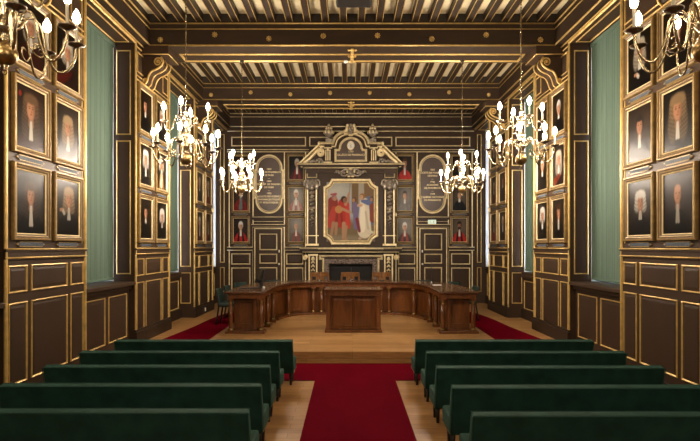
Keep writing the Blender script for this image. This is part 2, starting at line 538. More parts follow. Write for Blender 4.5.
# windows and their blinds
wn = 0
BLIND_LABEL = {
    (-1, 0): 'green fabric window blind on the left wall, nearest one, beside large portraits',
    (-1, 1): 'green fabric window blind on the left wall behind the middle chandelier, second from the camera',
    (-1, 2): 'narrow-looking green window blind on the left wall beside the far wall',
    (1, 0): 'green fabric window blind on the right wall, the nearest one, beside four large portraits',
    (1, 1): 'green fabric window blind on the right wall behind the middle chandelier, second from the camera',
    (1, 2): 'narrow-looking green window blind on the right wall beside the far wall'}
for s in (-1, 1):
    for k in range(3):
        q0 = pier0(k) + PLEN; q1 = min(pier0(k + 1), BACK); wn += 1
        z0, z1 = 1.335, 5.60
        def sx(t): return s * t
        f = MB('window_white')
        def b2(y0, za, y1, zb, t0=RX - .03, t1=RX + .03):
            f.box(min(sx(t0), sx(t1)), y0, za, max(sx(t0), sx(t1)), y1, zb)
        b2(q0, z0, q0 + .07, z1); b2(q1 - .07, z0, q1, z1); b2(q0, z0, q1, z0 + .08); b2(q0, z1 - .07, q1, z1)
        mid = (q0 + q1) / 2; b2(mid - .05, z0, mid + .05, z1, RX - .045, RX + .04)
        for zz in (2.2, 3.06, 3.92, 4.78): b2(q0, zz - .02, q1, zz + .02)
        for ya, yb in ((q0 + .001, q0 + .02), (q1 - .02, q1 - .001)): b2(ya, z0, yb, z1, 4.275 if k < 2 else 4.22, RX)
        win = struct(f.build('window_%d' % wn, bevel=.006))
        p = MB('window_glass'); p.box(min(sx(RX - .004), sx(RX + .004)), q0 + .06, z0 + .07, max(sx(RX - .004), sx(RX + .004)), q1 - .06, z1 - .06)
        p.build('pane', win)
        bl = thing('window_blind', BLIND_LABEL[(s, k)], 'blind', (s * (4.27 if k < 2 else 4.38), (q0 + q1) / 2, 1.37), 0, 'green window blinds')
        hw = (q1 - q0) / 2 - (.055 if k == 0 else .10 if k == 1 else .12); hz = 5.58 - 1.37
        c = MB('blind_fabric'); NU, NV = 64, 30; vs = []; fs = []
        for side_ in (0, 1):
            for j in range(NV + 1):
                for i in range(NU + 1):
                    yy = -hw + 2 * hw * i / NU; zz = .03 + (hz - .06) * j / NV
                    xo = .006 * math.sin(yy * 34 + k) + .003 * math.sin(yy * 71 + 2 * k) + .004 * math.sin(zz * 2.2)
                    vs.append(V(xo + (.008 if side_ else 0), yy, zz))
        def vid(sd, j, i): return sd * (NU + 1) * (NV + 1) + j * (NU + 1) + i
        for j in range(NV):
            for i in range(NU):
                for sd in (0, 1): fs.append((vid(sd, j, i), vid(sd, j, i + 1), vid(sd, j + 1, i + 1), vid(sd, j + 1, i)))
        for j in range(NV):
            for i in (0, NU): fs.append((vid(0, j, i), vid(0, j + 1, i), vid(1, j + 1, i), vid(1, j, i)))
        c.add(vs, fs, True); c.build('fabric', bl)
        c = MB('blind_fabric'); c.box(-.012, -hw, 0, .02, hw, .04); c.build('bottom_bar', bl, bevel=.006)
        c = MB('blind_fabric'); c.box(-.025, -hw - .02, hz - .07, .035, hw + .02, hz); c.build('head_rail', bl, bevel=.006)

# ------------------------------------------------------------------ rear wall (behind the viewer) and far wall
mb = MB('brown_paint'); mb.box(-4.7, YREAR - .2, 0, 4.7, YREAR, CEIL); struct(mb.build('wall_rear'))

w = MB('brown_paint'); g = MB('pale_gold'); d = MB('brown_paint'); b = MB('beam_paint')
w.box(-4.7, BACK, 0, 4.7, BACK + .3, CEIL)
b.box(-3.9, BACK - .15, BZ0, 3.9, BACK, 6.20); b.box(-3.9, BACK - .12, 6.2, 3.9, BACK, CEIL)
bead_lines(g, (-3.75, BACK - .15), (3.75, BACK - .15), V(0, -1, 0))
g.tube([V(-3.85, BACK - .03, 5.57), V(3.85, BACK - .03, 5.57)], .016, 8)
O = V(0, BACK, 0); N = V(0, -1, 0)
def bfield(x0, z0, x1, z1, wd=.036):
    g.mold(rect(x0, z0, x1, z1), thin(wd, .024), O, X, Z, N)
    if min(x1 - x0, z1 - z0) > .14:
        raised(w, x0 + .05, z0 + .05, x1 - .05, z1 - .05, O, X, Z, N)
for x0, x1 in ((-3.74, -1.40), (-1.30, 1.30), (1.40, 3.74)): bfield(x0, 5.10, x1, 5.40)
for s in (-1, 1):
    x0, x1 = sorted((s * 1.30, s * 3.86))
    w.box(x0, BACK - .05, 4.92, x1, BACK, 4.99)
    for z in (4.99, 4.92): g.tube([V(x0, BACK - .05, z), V(x1, BACK - .05, z)], .012, 6)
    # pilaster strips
    for xs in (3.80, 3.055, 2.075, 1.415):
        g.box(s * xs - .016, BACK - .018, STAGE + .25, s * xs + .016, BACK, 4.92)
    # dado
    for xa, xb in ((3.06, 3.86), (1.40, 2.06)):
        x0, x1 = sorted((s * xa, s * xb))
        d.box(x0, BACK - .05, 1.83, x1, BACK, 1.955)
        for z in (1.945, 1.85): g.tube([V(x0, BACK - .055, z), V(x1, BACK - .055, z)], .012, 6)
    for xa, xb in ((3.14, 3.74), (1.48, 2.02)):
        x0, x1 = sorted((s * xa, s * xb))
        bfield(x0, 1.40, x1, 1.75); bfield(x0, .50, x1, 1.31)
    x0, x1 = sorted((s * 1.3, s * 3.9)); b.box(x0, BACK - .05, 0, x1, BACK, STAGE + .24)
    # overdoor shelf
    x0, x1 = sorted((s * 2.08, s * 3.06))
    d.box(x0, BACK - .10, 2.80, x1, BACK, 2.90); d.box(x0 + .03, BACK - .07, 2.74, x1 - .03, BACK, 2.80)
    g.tube([V(x0, BACK - .10, 2.885), V(x1, BACK - .10, 2.885)], .013, 6)
    g.tube([V(x0 + .03, BACK - .07, 2.745), V(x1 - .03, BACK - .07, 2.745)], .010, 6)
wall_back = struct(w.build('wall_back')); g.build('gilded_molding', wall_back); d.build('dado_rail', wall_back, bevel=.006)
struct(b.build('baseboard_back', bevel=.006))

# doors of the far wall
for i, s in enumerate((-1, 1)):
    xc = s * 2.575
    m = MB('brown_paint'); m.box(xc - .39, BACK - .03, STAGE, xc + .39, BACK + .02, 2.50)
    for z0, z1 in ((1.85, 2.37), (1.43, 1.74), (.34, 1.32)):
        raised(m, xc - .23, z0 + .05, xc + .23, z1 - .05, V(0, BACK - .03, 0), X, Z, N)
    door = struct(m.build('door_%d' % (i + 1)))
    gm = MB('pale_gold')
    for z0, z1 in ((1.85, 2.37), (1.43, 1.74), (.34, 1.32)):
        gm.mold(rect(xc - .28, z0, xc + .28, z1), thin(.036, .022), V(0, BACK - .03, 0), X, Z, N)
    gm.build('panel_molding', door)
    gm = MB('brown_paint'); gm.mold([(xc + .39, STAGE), (xc + .39, 2.50), (xc - .39, 2.50), (xc - .39, STAGE)], [(-.09, 0), (-.09, .05), (-.02, .06), (0, .03), (0, 0)], V(0, BACK, 0), X, Z, N, closed=False)
    gm.box(xc - .52, BACK - .10, 2.58, xc + .52, BACK, 2.66)
    gm.mat('pale_gold')
    gm.mold([(xc + .40, STAGE), (xc + .40, 2.51), (xc - .40, 2.51), (xc - .40, STAGE)], [(-.035, .055), (-.03, .075), (-.01, .075), (0, .055)], V(0, BACK, 0), X, Z, N, closed=False)
    gm.tube([V(xc - .52, BACK - .10, 2.65), V(xc + .52, BACK - .10, 2.65)], .014, 6)
    gm.tube([V(xc - .48, BACK - .07, 2.575), V(xc + .48, BACK - .07, 2.575)], .012, 6)
    gm.build('door_frame', door)
    h = MB('white_plastic'); hx = xc + .34 * (1 if s < 0 else -1)
    h.ball((hx, BACK - .07, 1.42), (.032, .03, .032)); h.box(hx - .02, BACK - .04, 1.78, hx + .02, BACK - .025, 1.86)
    h.build('door_knob', door)

# exit sign over the right door
ex = thing('exit_sign', 'small lit green and white emergency exit sign above the right door', 'sign', (2.53, BACK - .10, 2.665))
m = MB('white_plastic'); m.box(-.13, -.02, 0, .13, .03, .135); m.build('housing', ex, bevel=.006)
m = MB('exit_glow'); m.box(-.12, -.026, .01, .12, -.018, .125); m.build('lit_face', ex)
m = MB('white_plastic')
m.ball((-.055, -.028, .105), (.012, .003, .012), 8, 5)
m.tube([(-.058, -.028, .09), (-.065, -.028, .06), (-.045, -.028, .045), (-.05, -.028, .02)], .007, 5)
m.tube([(-.065, -.028, .06), (-.085, -.028, .04), (-.10, -.028, .04)], .006, 5)
m.tube([(-.06, -.028, .085), (-.035, -.028, .07), (-.02, -.028, .08)], .005, 5)
m.tube([(-.06, -.028, .085), (-.08, -.028, .075), (-.085, -.028, .06)], .005, 5)
m.box(.02, -.029, .025, .07, -.026, .11)
m.build('running_figure', ex)
# ------------------------------------------------------------------ painter
def sst(a, b, x):
    t = np.clip((x - a) / (b - a), 0, 1); return t * t * (3 - 2 * t)

class Paint:
    def __init__(s, nu, nv, asp, seed):
        s.nu, s.nv = nu, nv
        u = np.linspace(-asp, asp, nu); v = np.linspace(0, 2, nv)
        s.u, s.v = np.meshgrid(u, v)
        s.rng = np.random.default_rng(seed)
        n = s.rng.random((nv, nu))
        for _ in range(3): n = (n + np.roll(n, 1, 0) + np.roll(n, 1, 1) + np.roll(n, -1, 0) + np.roll(n, -1, 1)) / 5
        s.n = (n - .5) * 4
        s.c = np.zeros((nv, nu, 3))
    def fill(s, col, mask=1.):
        mask = np.broadcast_to(mask, s.u.shape)[..., None]
        col = np.asarray(col, float)
        s.c = s.c * (1 - mask) + col * mask
    def ell(s, x, y, rx, ry, e=.25, rot=0.):
        du, dv = s.u - x, s.v - y
        if rot:
            c, t = math.cos(rot), math.sin(rot); du, dv = du * c + dv * t, -du * t + dv * c
        q = np.sqrt((du / rx) ** 2 + (dv / ry) ** 2)
        return 1 - sst(1 - e, 1 + e, q)
    def cap(s, p0, p1, r0, r1, e=.02):
        ax, ay = p1[0] - p0[0], p1[1] - p0[1]; L = ax * ax + ay * ay
        t = np.clip(((s.u - p0[0]) * ax + (s.v - p0[1]) * ay) / max(L, 1e-9), 0, 1)
        dd = np.hypot(s.u - p0[0] - ax * t, s.v - p0[1] - ay * t)
        r = r0 + (r1 - r0) * t
        return 1 - sst(-e, e, dd - r)
    def mesh(s, w, h, y=0.):
        xs = np.linspace(-w / 2, w / 2, s.nu); zs = np.linspace(0, h, s.nv)
        gx, gz = np.meshgrid(xs, zs)
        vs = np.stack([gx, np.full_like(gx, y), gz], -1).reshape(-1, 3)
        idx = np.arange(s.nu * s.nv).reshape(s.nv, s.nu)
        fs = np.stack([idx[:-1, :-1], idx[:-1, 1:], idx[1:, 1:], idx[1:, :-1]], -1).reshape(-1, 4)
        me = bpy.data.meshes.new('canvas')
        me.from_pydata(vs.tolist(), [], fs.tolist())
        at = me.color_attributes.new('paint', 'FLOAT_COLOR', 'POINT')
        c = np.ones((s.nu * s.nv, 4), np.float32); c[:, :3] = np.clip(s.c, 0, 1).reshape(-1, 3)
        at.data.foreach_set('color', c.ravel())
        me.materials.append(M['painted_canvas']); me.update()
        return me

SKIN = (.52, .30, .19)
def portrait(p, seed, hi):
    nu, nv = (52, 66) if hi else (34, 44)
    P = Paint(nu, nv, .80, seed); u, v = P.u, P.v
    bg = np.array(p.get('bg', (.035, .022, .014)))
    glow = .45 + .55 * P.ell(.25, 1.25, .7, .8, .9)
    P.fill(bg * (glow + .12 * P.n)[..., None])
    cx = p.get('x', 0.); fy = p.get('y', 1.36) - .08; k = 1.42 * p.get('size', 1.)
    coat = np.array(p.get('coat', (.012, .010, .010))); hair = np.array(p.get('hair', (.06, .035, .02)))
    big = p.get('wig', 0)
    # shoulders and robe
    sh = fy - .34 * k - .50 * (np.abs(u - cx) / .66) ** 2.2
    body = 1 - sst(-.02, .03, v - sh)
    P.fill(coat[None, None, :] * (1 + .35 * P.n + .5 * np.sin(u * 14 + v * 3) * .3)[..., None], body)
    if 'lapel' in p:
        lp = np.array(p['lapel'])
        for e in (-1, 1):
            P.fill(lp, P.cap((cx + e * .14, fy - .3 * k), (cx + e * .30, 0), .07, .13, .03) * body)
    if 'drape' in p:
        P.fill(p['drape'], P.cap((cx - .5, .2), (cx + .2, .55), .22, .1, .06) * body)
    # hair mass behind the face
    if big:
        for e in (-1, 1):
            tex = (.78 + .3 * np.sin(v * 46 + u * 20 * e) * np.cos(u * 38))[..., None]
            P.fill(hair * .72 * tex, P.ell(cx + e * .165 * k, fy - .17 * k * big, .125 * k + .02 * big, .22 * k * big, .25))
            P.fill(hair * tex, P.ell(cx + e * .165 * k, fy + .04 * k, .10 * k, .24 * k, .25))
        P.fill(hair * 1.05, P.ell(cx, fy + .17 * k, .22 * k, .14 * k, .25))
    else:
        P.fill(hair, P.ell(cx, fy + .05 * k, .175 * k, .235 * k, .2))
    # neck and face
    sk = np.array(p.get('skin', SKIN))
    P.fill(sk * .65, P.cap((cx, fy - .12 * k), (cx, fy - .30 * k), .075 * k, .09 * k, .03))
    shade = 1 - .45 * sst(.0, .16 * k, (u - cx) * p.get('lit', 1))
    P.fill(sk[None, None, :] * shade[..., None], P.ell(cx, fy - .02, .135 * k, .20 * k, .16))
    for e in (-1, 1):
        P.fill((.05, .025, .015), .8 * P.ell(cx + e * .055 * k, fy + .015 * k, .028 * k, .014 * k, .4))
        P.fill((.10, .05, .03), .6 * P.ell(cx + e * .055 * k, fy + .05 * k, .036 * k, .010 * k, .5))
    P.fill(sk * .55, .7 * P.ell(cx + .014 * k, fy - .05 * k, .018 * k, .035 * k, .5))
    P.fill((.30, .08, .06), .8 * P.ell(cx, fy - .105 * k, .036 * k, .012 * k, .4))
    if p.get('beard'):
        P.fill((.03, .018, .012), P.ell(cx, fy - .15 * k, .12 * k, .10 * k, .3))
        P.fill((.25, .08, .06), P.ell(cx, fy - .105 * k, .03 * k, .010 * k, .4))
    if not p.get('bald'):
        P.fill(hair, P.ell(cx, fy + .17 * k, .14 * k, .07 * k, .35))
    else:
        P.fill(sk, P.ell(cx, fy + .12 * k, .115 * k, .09 * k, .3))
    # white bands at the neck
    jl = p.get('bands', .35)
    if jl:
        wcol = np.array(p.get('linen', (.62, .60, .55)))
        for e in (-1, 1):
            P.fill(wcol, P.cap((cx + e * .025, fy - .25 * k), (cx + e * .055, fy - .25 * k - jl), .035, .055, .02))
        P.fill(wcol * .4, P.cap((cx, fy - .27 * k), (cx, fy - .25 * k - jl), .006, .008, .01))
    if 'shirt' in p:
        P.fill(p['shirt'], P.cap((cx + .05, fy - .35), (cx - .02, .25), .1, .2, .05))
    if 'hand' in p:
        hx, hy = p['hand']
        P.fill((.55, .53, .48), P.cap((hx + .17, hy - .12), (hx + .07, hy - .02), .075, .07, .02))
        P.fill(sk, P.ell(hx, hy, .085, .06, .2, .4))
        for q in range(4):
            P.fill(sk * (.8 + .07 * q), P.cap((hx - .03, hy + .035 - .022 * q), (hx - .12, hy + .03 - .03 * q), .014, .010, .01))
    if p.get('crest'):
        P.fill((.35, .05, .02), P.ell(-.58, 1.68, .07, .09, .2))
    if p.get('writing'):
        for q in range(5):
            P.fill((.20, .12, .05), .5 * (P.cap((.36, 1.62 - q * .1), (.74, 1.62 - q * .1), .018, .018, .012)) * (.5 + .5 * np.sign(np.sin(u * 90 + q))))
    return P

GREY = (.55, .50, .42); WHITE = (.62, .60, .56); BROWN = (.075, .038, .018); BLOND = (.42, .32, .20); DARK = (.02, .013, .01)
RED = (.34, .02, .018); DULLRED = (.16, .02, .016)

def frame_mesh(w, h):
    m = MB('frame_gold'); fw = min(.082, w * .115)
    R = rect(-w / 2, 0, w / 2, h)
    m.mold(R, [(0, 0), (0, .034), (fw * .08, .050), (fw * .26, .052), (fw * .32, .044)], V(0, 0, 0), X, Z, N)
    m.mat('frame_dark'); m.mold(R, [(fw * .32, .044), (fw * .42, .034), (fw * .50, .036)], V(0, 0, 0), X, Z, N)
    m.mat('frame_gold'); m.mold(R, [(fw * .50, .036), (fw * .56, .040), (fw * .66, .036)], V(0, 0, 0), X, Z, N)
    m.mat('frame_dark'); m.mold(R, [(fw * .66, .036), (fw * .84, .022)], V(0, 0, 0), X, Z, N)
    m.mat('pale_gold'); m.mold(R, [(fw * .84, .022), (fw * .90, .026), (fw * 1.02, .016), (fw * 1.02, .006)], V(0, 0, 0), X, Z, N)
    # studs of corner ornament
    return m, fw

FRAMES = {}
def k_near(loc): return loc[1] < 8
def add_portrait(label, loc, rz, w, h, params, seed, hi, group):
    key = (w, h)
    t = thing('portrait', label, 'painting', loc, rz, group)
    if key not in FRAMES:
        m, fw = frame_mesh(w, h); fo = m.build('frame', t)
        pl = MB('frame_gold'); pw = w * .33
        shp = [(-pw, .018), (-pw - .045, 0), (-pw, -.018), (-pw + .02, -.034), (pw - .02, -.034), (pw, -.018), (pw + .045, 0), (pw, .018), (pw - .02, .034), (-pw + .02, .034)]
        pl.prism(shp, V(0, 0, -.046), X, Z, N, .014)
        pl.mat('plate_blue'); pl.prism([(-pw + .0, .022), (-pw, -.022), (pw, -.022), (pw, .022)], V(0, -.014, -.046), X, Z, N, .004)
        po = pl.build('nameplate', t)
        FRAMES[key] = (fo.data, po.data, fw)
    else:
        fd, pd, fw = FRAMES[key]
        link('frame', fd, t); link('nameplate', pd, t)
    fw = FRAMES[key][2]
    pt = portrait(params, seed, hi)
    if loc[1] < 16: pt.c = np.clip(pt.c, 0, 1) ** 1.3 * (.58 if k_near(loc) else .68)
    me = pt.mesh(w - 2 * fw + .01, h - 2 * fw + .01, -.010)
    link('canvas', me, t, loc=(0, 0, fw - .005))
    return t

ROWZ = (2.03, 3.04, 4.04); PH = .90; PWID = .75
# (side, pier, column: 0 = nearer the camera, row: 0 = bottom) -> (label, look)
P_ = {
 (-1,0,0,2): ('portrait in top left picture corner behind the large chandelier, man with pale bands', dict(wig=1.0, hair=GREY, bands=.4, bg=(.05,.03,.018), coat=(.05,.012,.008))),
 (-1,0,1,2): ('portrait beside the first left blind, top of its column, grey wig, dark reddish coat', dict(wig=.9, hair=GREY, bands=.25, bg=(.03,.02,.014), coat=(.03,.010,.008), drape=(.10,.015,.01))),
 (-1,0,0,1): ('portrait of man in huge brown curly wig with red crest in corner, left wall', dict(wig=1.6, hair=(.19, .12, .07), size=1.15, bands=.55, bg=(.06,.03,.016), coat=(.06,.014,.012), crest=1, writing=1, y=1.38)),
 (-1,0,1,1): ('portrait of man in pale blond wig, middle row beside the first left blind', dict(wig=1.2, hair=BLOND, bands=.45, bg=(.07,.05,.035), coat=(.03,.03,.03), writing=1, x=.02, y=1.3)),
 (-1,0,0,0): ('portrait of long-haired man with long white neckband, bottom row at the left picture edge', dict(wig=1.35, hair=(.12,.07,.038), bands=.6, bg=(.07,.055,.04), coat=(.010,.009,.009), y=1.32)),
 (-1,0,1,0): ('portrait of a wigged man holding a hand to his chest, left wall bottom row', dict(wig=1.0, hair=BLOND, bands=.38, bg=(.06,.045,.03), hand=(-.42,.92), x=.08, y=1.42)),
 (1,0,1,2): ('portrait of grey-haired man with clasped hands, top row beside first right blind', dict(wig=1.25, hair=GREY, bands=.3, hand=(-.25,.55), y=1.45, bg=(.03,.02,.013))),
 (1,0,0,2): ('portrait of brown-haired man in dark robe, upper right corner behind large chandelier', dict(wig=1.1, hair=BROWN, bands=.15, y=1.4, size=1.1, bg=(.05,.03,.018))),
 (1,0,1,1): ('portrait of short dark-haired man with white bands, middle row beside first right blind', dict(hair=DARK, bands=.42, bg=(.075,.048,.028), y=1.38, writing=1)),
 (1,0,0,1): ('portrait of man in large ash-blond curly wig with white bands, right picture edge', dict(wig=1.6, hair=(.30,.22,.13), size=1.2, bands=.5, bg=(.03,.022,.016), writing=1, y=1.4)),
 (1,0,1,0): ('portrait of man in short white wig and black robe, bottom row beside first right blind', dict(wig=.7, hair=WHITE, bands=.25, bg=(.055,.04,.028), y=1.3, x=.05)),
 (1,0,0,0): ('portrait of man with high forehead and narrow white band, bottom row, right picture edge', dict(hair=(.05,.03,.02), bald=1, bands=.55, linen=(.5,.47,.42), bg=(.055,.038,.025), y=1.38, coat=(.018,.014,.012))),
 (-1,1,0,2): ('dim portrait of a dark-haired man under the left scroll corbel, top row nearer column', dict(hair=DARK, bands=.2, y=1.4, x=-.05)),
 (-1,1,1,2): ('portrait behind the upper candles of the middle left chandelier, top row', dict(hair=GREY, bands=.3, bg=(.05,.035,.022))),
 (-1,1,0,1): ('portrait of a white-wigged man with long white bands, left of the middle left chandelier', dict(wig=.9, hair=WHITE, bands=.5, bg=(.045,.03,.02), y=1.42)),
 (-1,1,1,1): ('portrait of a figure in white shirt and golden coat, behind the middle left chandelier arm', dict(hair=GREY, wig=.7, bands=.2, coat=(.04,.03,.02), shirt=(.6,.55,.45), lapel=(.35,.2,.06), y=1.45, bg=(.03,.022,.018))),
 (-1,1,0,0): ('portrait of long dark-haired man in black, bottom row under left chandelier, nearer column', dict(wig=1.0, hair=DARK, bands=.15, bg=(.04,.026,.016), y=1.42)),
 (-1,1,1,0): ('portrait of a white-haired man with white cravat, bottom row against the second left blind', dict(wig=.6, hair=WHITE, bands=.22, x=.1, y=1.32, bg=(.03,.022,.015))),
 (1,1,0,2): ('portrait of a white-haired man in black, under the right scroll corbel, top row', dict(hair=WHITE, bands=.15, y=1.3, bg=(.05,.035,.022))),
 (1,1,1,2): ('portrait behind the middle right chandelier, top row beside the second right blind', dict(hair=BROWN, bands=.25, bg=(.04,.028,.02))),
 (1,1,0,1): ('portrait of a long white wig and russet drape, right of the middle right chandelier', dict(wig=1.5, hair=GREY, bands=.35, drape=(.20,.04,.015), coat=(.03,.015,.012), y=1.42, bg=(.04,.028,.02))),
 (1,1,1,1): ('portrait of a balding grey man in black under the arms of the middle right chandelier', dict(hair=GREY, bald=1, bands=.18, y=1.4)),
 (1,1,0,0): ('portrait of dark-wigged man with white bands, bottom row under middle right chandelier, nearer column', dict(wig=1.1, hair=BROWN, bands=.45, y=1.4, bg=(.035,.025,.017))),
 (1,1,1,0): ('portrait of white-haired man in black robe, bottom row against the second right blind', dict(wig=.7, hair=WHITE, bands=.35, y=1.4, bg=(.035,.025,.018))),
 (-1,2,0,2): ('dim portrait at the top of the far left group, nearer column', dict(hair=GREY, bands=.2)),
 (-1,2,1,2): ('dim portrait at the top of the far left group, column nearer the far wall', dict(hair=BROWN, bands=.2, coat=DULLRED)),
 (-1,2,0,1): ('portrait of a pale balding man in black, far left group middle row nearer column', dict(hair=GREY, bald=1, bands=.15, bg=(.05,.04,.028), y=1.35)),
 (-1,2,1,1): ('portrait of man in dull red robe, far left group middle row, farther column', dict(hair=GREY, bands=.35, coat=DULLRED, bg=(.04,.03,.02))),
 (-1,2,0,0): ('portrait of man in red robe with white front, far left group bottom row, nearer column', dict(hair=GREY, bands=.55, coat=DULLRED, lapel=(.02,.015,.012), bg=(.045,.032,.022))),
 (-1,2,1,0): ('portrait of man in dark robe with red hem, far left group bottom row, farther column', dict(hair=BROWN, bands=.4, drape=(.22,.02,.015), bg=(.05,.035,.022))),
 (1,2,0,2): ('dim portrait at the top of the far right group, nearer column', dict(hair=BROWN, bands=.2)),
 (1,2,1,2): ('dim portrait at the top of the far right group, column nearer the far wall', dict(hair=GREY, bands=.2)),
 (1,2,0,1): ('portrait of dark man with small white collar, far right group middle row, nearer column', dict(hair=BROWN, bands=.15, bg=(.05,.036,.025), y=1.5, size=.8)),
 (1,2,1,1): ('portrait of a man in russet brown robe, far right group middle row, farther column', dict(hair=GREY, bands=.25, coat=(.10,.03,.015), bg=(.05,.036,.025), size=.8)),
 (1,2,0,0): ('portrait of a pale-faced man in black gown, far right group bottom row, nearer column', dict(hair=GREY, bands=.4, bg=(.05,.045,.035), y=1.45, size=.85)),
 (1,2,1,0): ('portrait of a man in dull red gown, far right group bottom row, farther column', dict(hair=BROWN, bands=.3, coat=DULLRED, bg=(.045,.035,.025), size=.85)),
}
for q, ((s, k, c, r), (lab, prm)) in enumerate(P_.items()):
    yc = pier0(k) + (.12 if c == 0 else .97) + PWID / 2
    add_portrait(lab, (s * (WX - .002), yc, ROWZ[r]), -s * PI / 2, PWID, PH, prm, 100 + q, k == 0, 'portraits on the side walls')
B_ = {
 (-3.44,2): ('portrait on the far wall hidden behind the candles of the far left chandelier', dict(hair=GREY, coat=DULLRED, bands=.3)),
 (-3.44,1): ('portrait of a seated man in red robe leaning his head, below the far left chandelier', dict(hair=BROWN, coat=DULLRED, bands=.6, shirt=(.12,.14,.14), bg=(.05,.035,.025), y=1.5, size=.8, hand=(-.1,1.35))),
 (-3.44,0): ('portrait of a white-haired man in bright red robe, lower left of the far wall', dict(hair=WHITE, coat=RED, bands=.45, bg=(.03,.022,.017), lapel=(.02,.012,.012), y=1.42)),
 (-1.71,2): ('portrait of a grey man on black ground, half behind the left pediment slope', dict(hair=GREY, coat=(.05,.012,.012), bands=.5, bg=(.02,.018,.018), lapel=DULLRED, x=.1, y=1.45)),
 (-1.71,1): ('portrait of white-haired man in red robe on pale grey ground, left of overmantel', dict(hair=WHITE, coat=(.30,.12,.10), bands=.55, bg=(.22,.20,.17), y=1.5, lapel=(.4,.35,.3))),
 (-1.71,0): ('faded grey portrait of a man with red-edged black gown, left of the overmantel, lowest', dict(hair=(.22,.2,.17), coat=(.09,.075,.065), lapel=(.25,.05,.04), bands=.45, bg=(.21,.19,.16), y=1.42)),
 (1.69,2): ('portrait of a young man in scarlet robe, half behind the right pediment slope', dict(hair=BROWN, coat=RED, bands=.55, bg=(.025,.02,.018), linen=(.5,.5,.48), y=1.45, size=1.1)),
 (1.69,1): ('grey portrait of a dark-haired man in pale gown, right of the overmantel', dict(hair=(.03,.025,.02), coat=(.13,.12,.11), bands=.3, bg=(.16,.145,.125), y=1.4)),
 (1.69,0): ('portrait of white-haired man in black and red gown, right of overmantel, lowest', dict(hair=WHITE, coat=(.05,.03,.028), lapel=(.28,.05,.04), bands=.4, bg=(.18,.165,.14), y=1.35)),
 (3.40,2): ('portrait on the far wall hidden behind the candles of the far right chandelier', dict(hair=BROWN, bands=.3)),
 (3.40,1): ('portrait of a dark-haired man in black suit, just below the far right chandelier', dict(hair=DARK, bands=.22, bg=(.09,.07,.05), y=1.45, coat=(.010,.011,.013))),
 (3.40,0): ('portrait of a bearded man in bright red robe, far wall right of the right door', dict(hair=DARK, beard=1, skin=(.25,.13,.08), coat=RED, bands=.5, bg=(.11,.085,.062), y=1.45, lapel=(.02,.012,.012))),
}
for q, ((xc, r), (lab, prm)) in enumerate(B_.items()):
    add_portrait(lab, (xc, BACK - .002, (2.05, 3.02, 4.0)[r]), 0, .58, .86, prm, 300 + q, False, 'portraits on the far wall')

# ------------------------------------------------------------------ lettering
def text_mesh(lines, size, spacing, name, parent, loc, depth=.003, mt='pale_gold'):
    """lines: strings stacked and centred, standing upright and facing -Y"""
    for i, (ln, k) in enumerate(lines):
        cu = bpy.data.curves.new('t', 'FONT'); cu.body = ln; cu.align_x = 'CENTER'; cu.size = size * k; cu.extrude = depth
        cu.offset = size * .014
        ob = bpy.data.objects.new('t', cu); COL.objects.link(ob)
        me = bpy.data.meshes.new_from_object(ob); me.name = name
        me.transform(Matrix.Translation((0, 0, -i * spacing)) @ Matrix.Rotation(PI / 2, 4, 'X'))
        bpy.data.objects.remove(ob); bpy.data.curves.remove(cu)
        me.materials.clear(); me.materials.append(M[mt])
        link(name, me, parent, loc=loc)

# ------------------------------------------------------------------ inscription boards over the doors
def board_outline(hw, z0, z1, sh):
    """tall tablet with round ends that step in from the straight sides"""
    r = hw - sh; pts = []
    pts += [(hw, z0 + r + .05), (hw, z1 - r - .05), (r, z1 - r - .05)]
    pts += [(r * math.cos(a), z1 - r + r * math.sin(a)) for a in [PI * i / 20 for i in range(1, 20)]]
    pts += [(-r, z1 - r - .05), (-hw, z1 - r - .05), (-hw, z0 + r + .05), (-r, z0 + r + .05)]
    pts += [(-r * math.cos(a), z0 + r - r * math.sin(a)) for a in [PI * i / 20 for i in range(1, 20)]]
    pts += [(r, z0 + r + .05)]
    return pts
TX = {-1: [('1803', 1), ('ÉCOLE DE PHARMACIE', 1), ('DE PARIS', 1), ('—', .8), ('1840', 1), ('ÉCOLE SUP. DE PHARMACIE', 1), ('DE PARIS', 1), ('—', .8), ('1972', 1), ('FACULTÉ DES SCIENCES', 1), ('PHARMACEUTIQUES', 1), ('ET BIOLOGIQUES', 1)],
      1: [('1803', 1), ('SOCIÉTÉ DE PHARMACIE', 1), ('DE PARIS', 1), ('—', .8), ('1946', 1), ('ACADÉMIE', 1), ('DE PHARMACIE', 1), ('—', .8), ('1979', 1), ('ACADÉMIE NATIONALE', 1), ('DE PHARMACIE', 1)]}
for s in (-1, 1):
    t = thing('inscription_board', 'tall round-ended brown tablet with gilt lettering above the %s door' % ('left' if s < 0 else 'right'), 'board', (s * 2.555, BACK - .004, 3.0), 0, 'inscription boards')
    ol = board_outline(.455, 0, 1.83, .04)
    m = MB('tablet_paint'); m.prism(ol, V(0, 0, 0), X, Z, N, .02); m.build('tablet', t)
    m = MB('pale_gold'); m.mold(ol, [(-.012, 0), (-.012, .03), (.01, .05), (.03, .05), (.045, .034)], V(0, 0, 0), X, Z, N)
    m.mat('frame_dark'); m.mold(ol, [(.045, .034), (.058, .026)], V(0, 0, 0), X, Z, N)
    m.mat('pale_gold'); m.mold(ol, [(.058, .026), (.066, .034), (.078, .022)], V(0, 0, 0), X, Z, N); m.build('gilded_frame', t)
    text_mesh(TX[s], .076, .095, 'lettering', t, (0, -.022, 1.36 if s < 0 else 1.34))

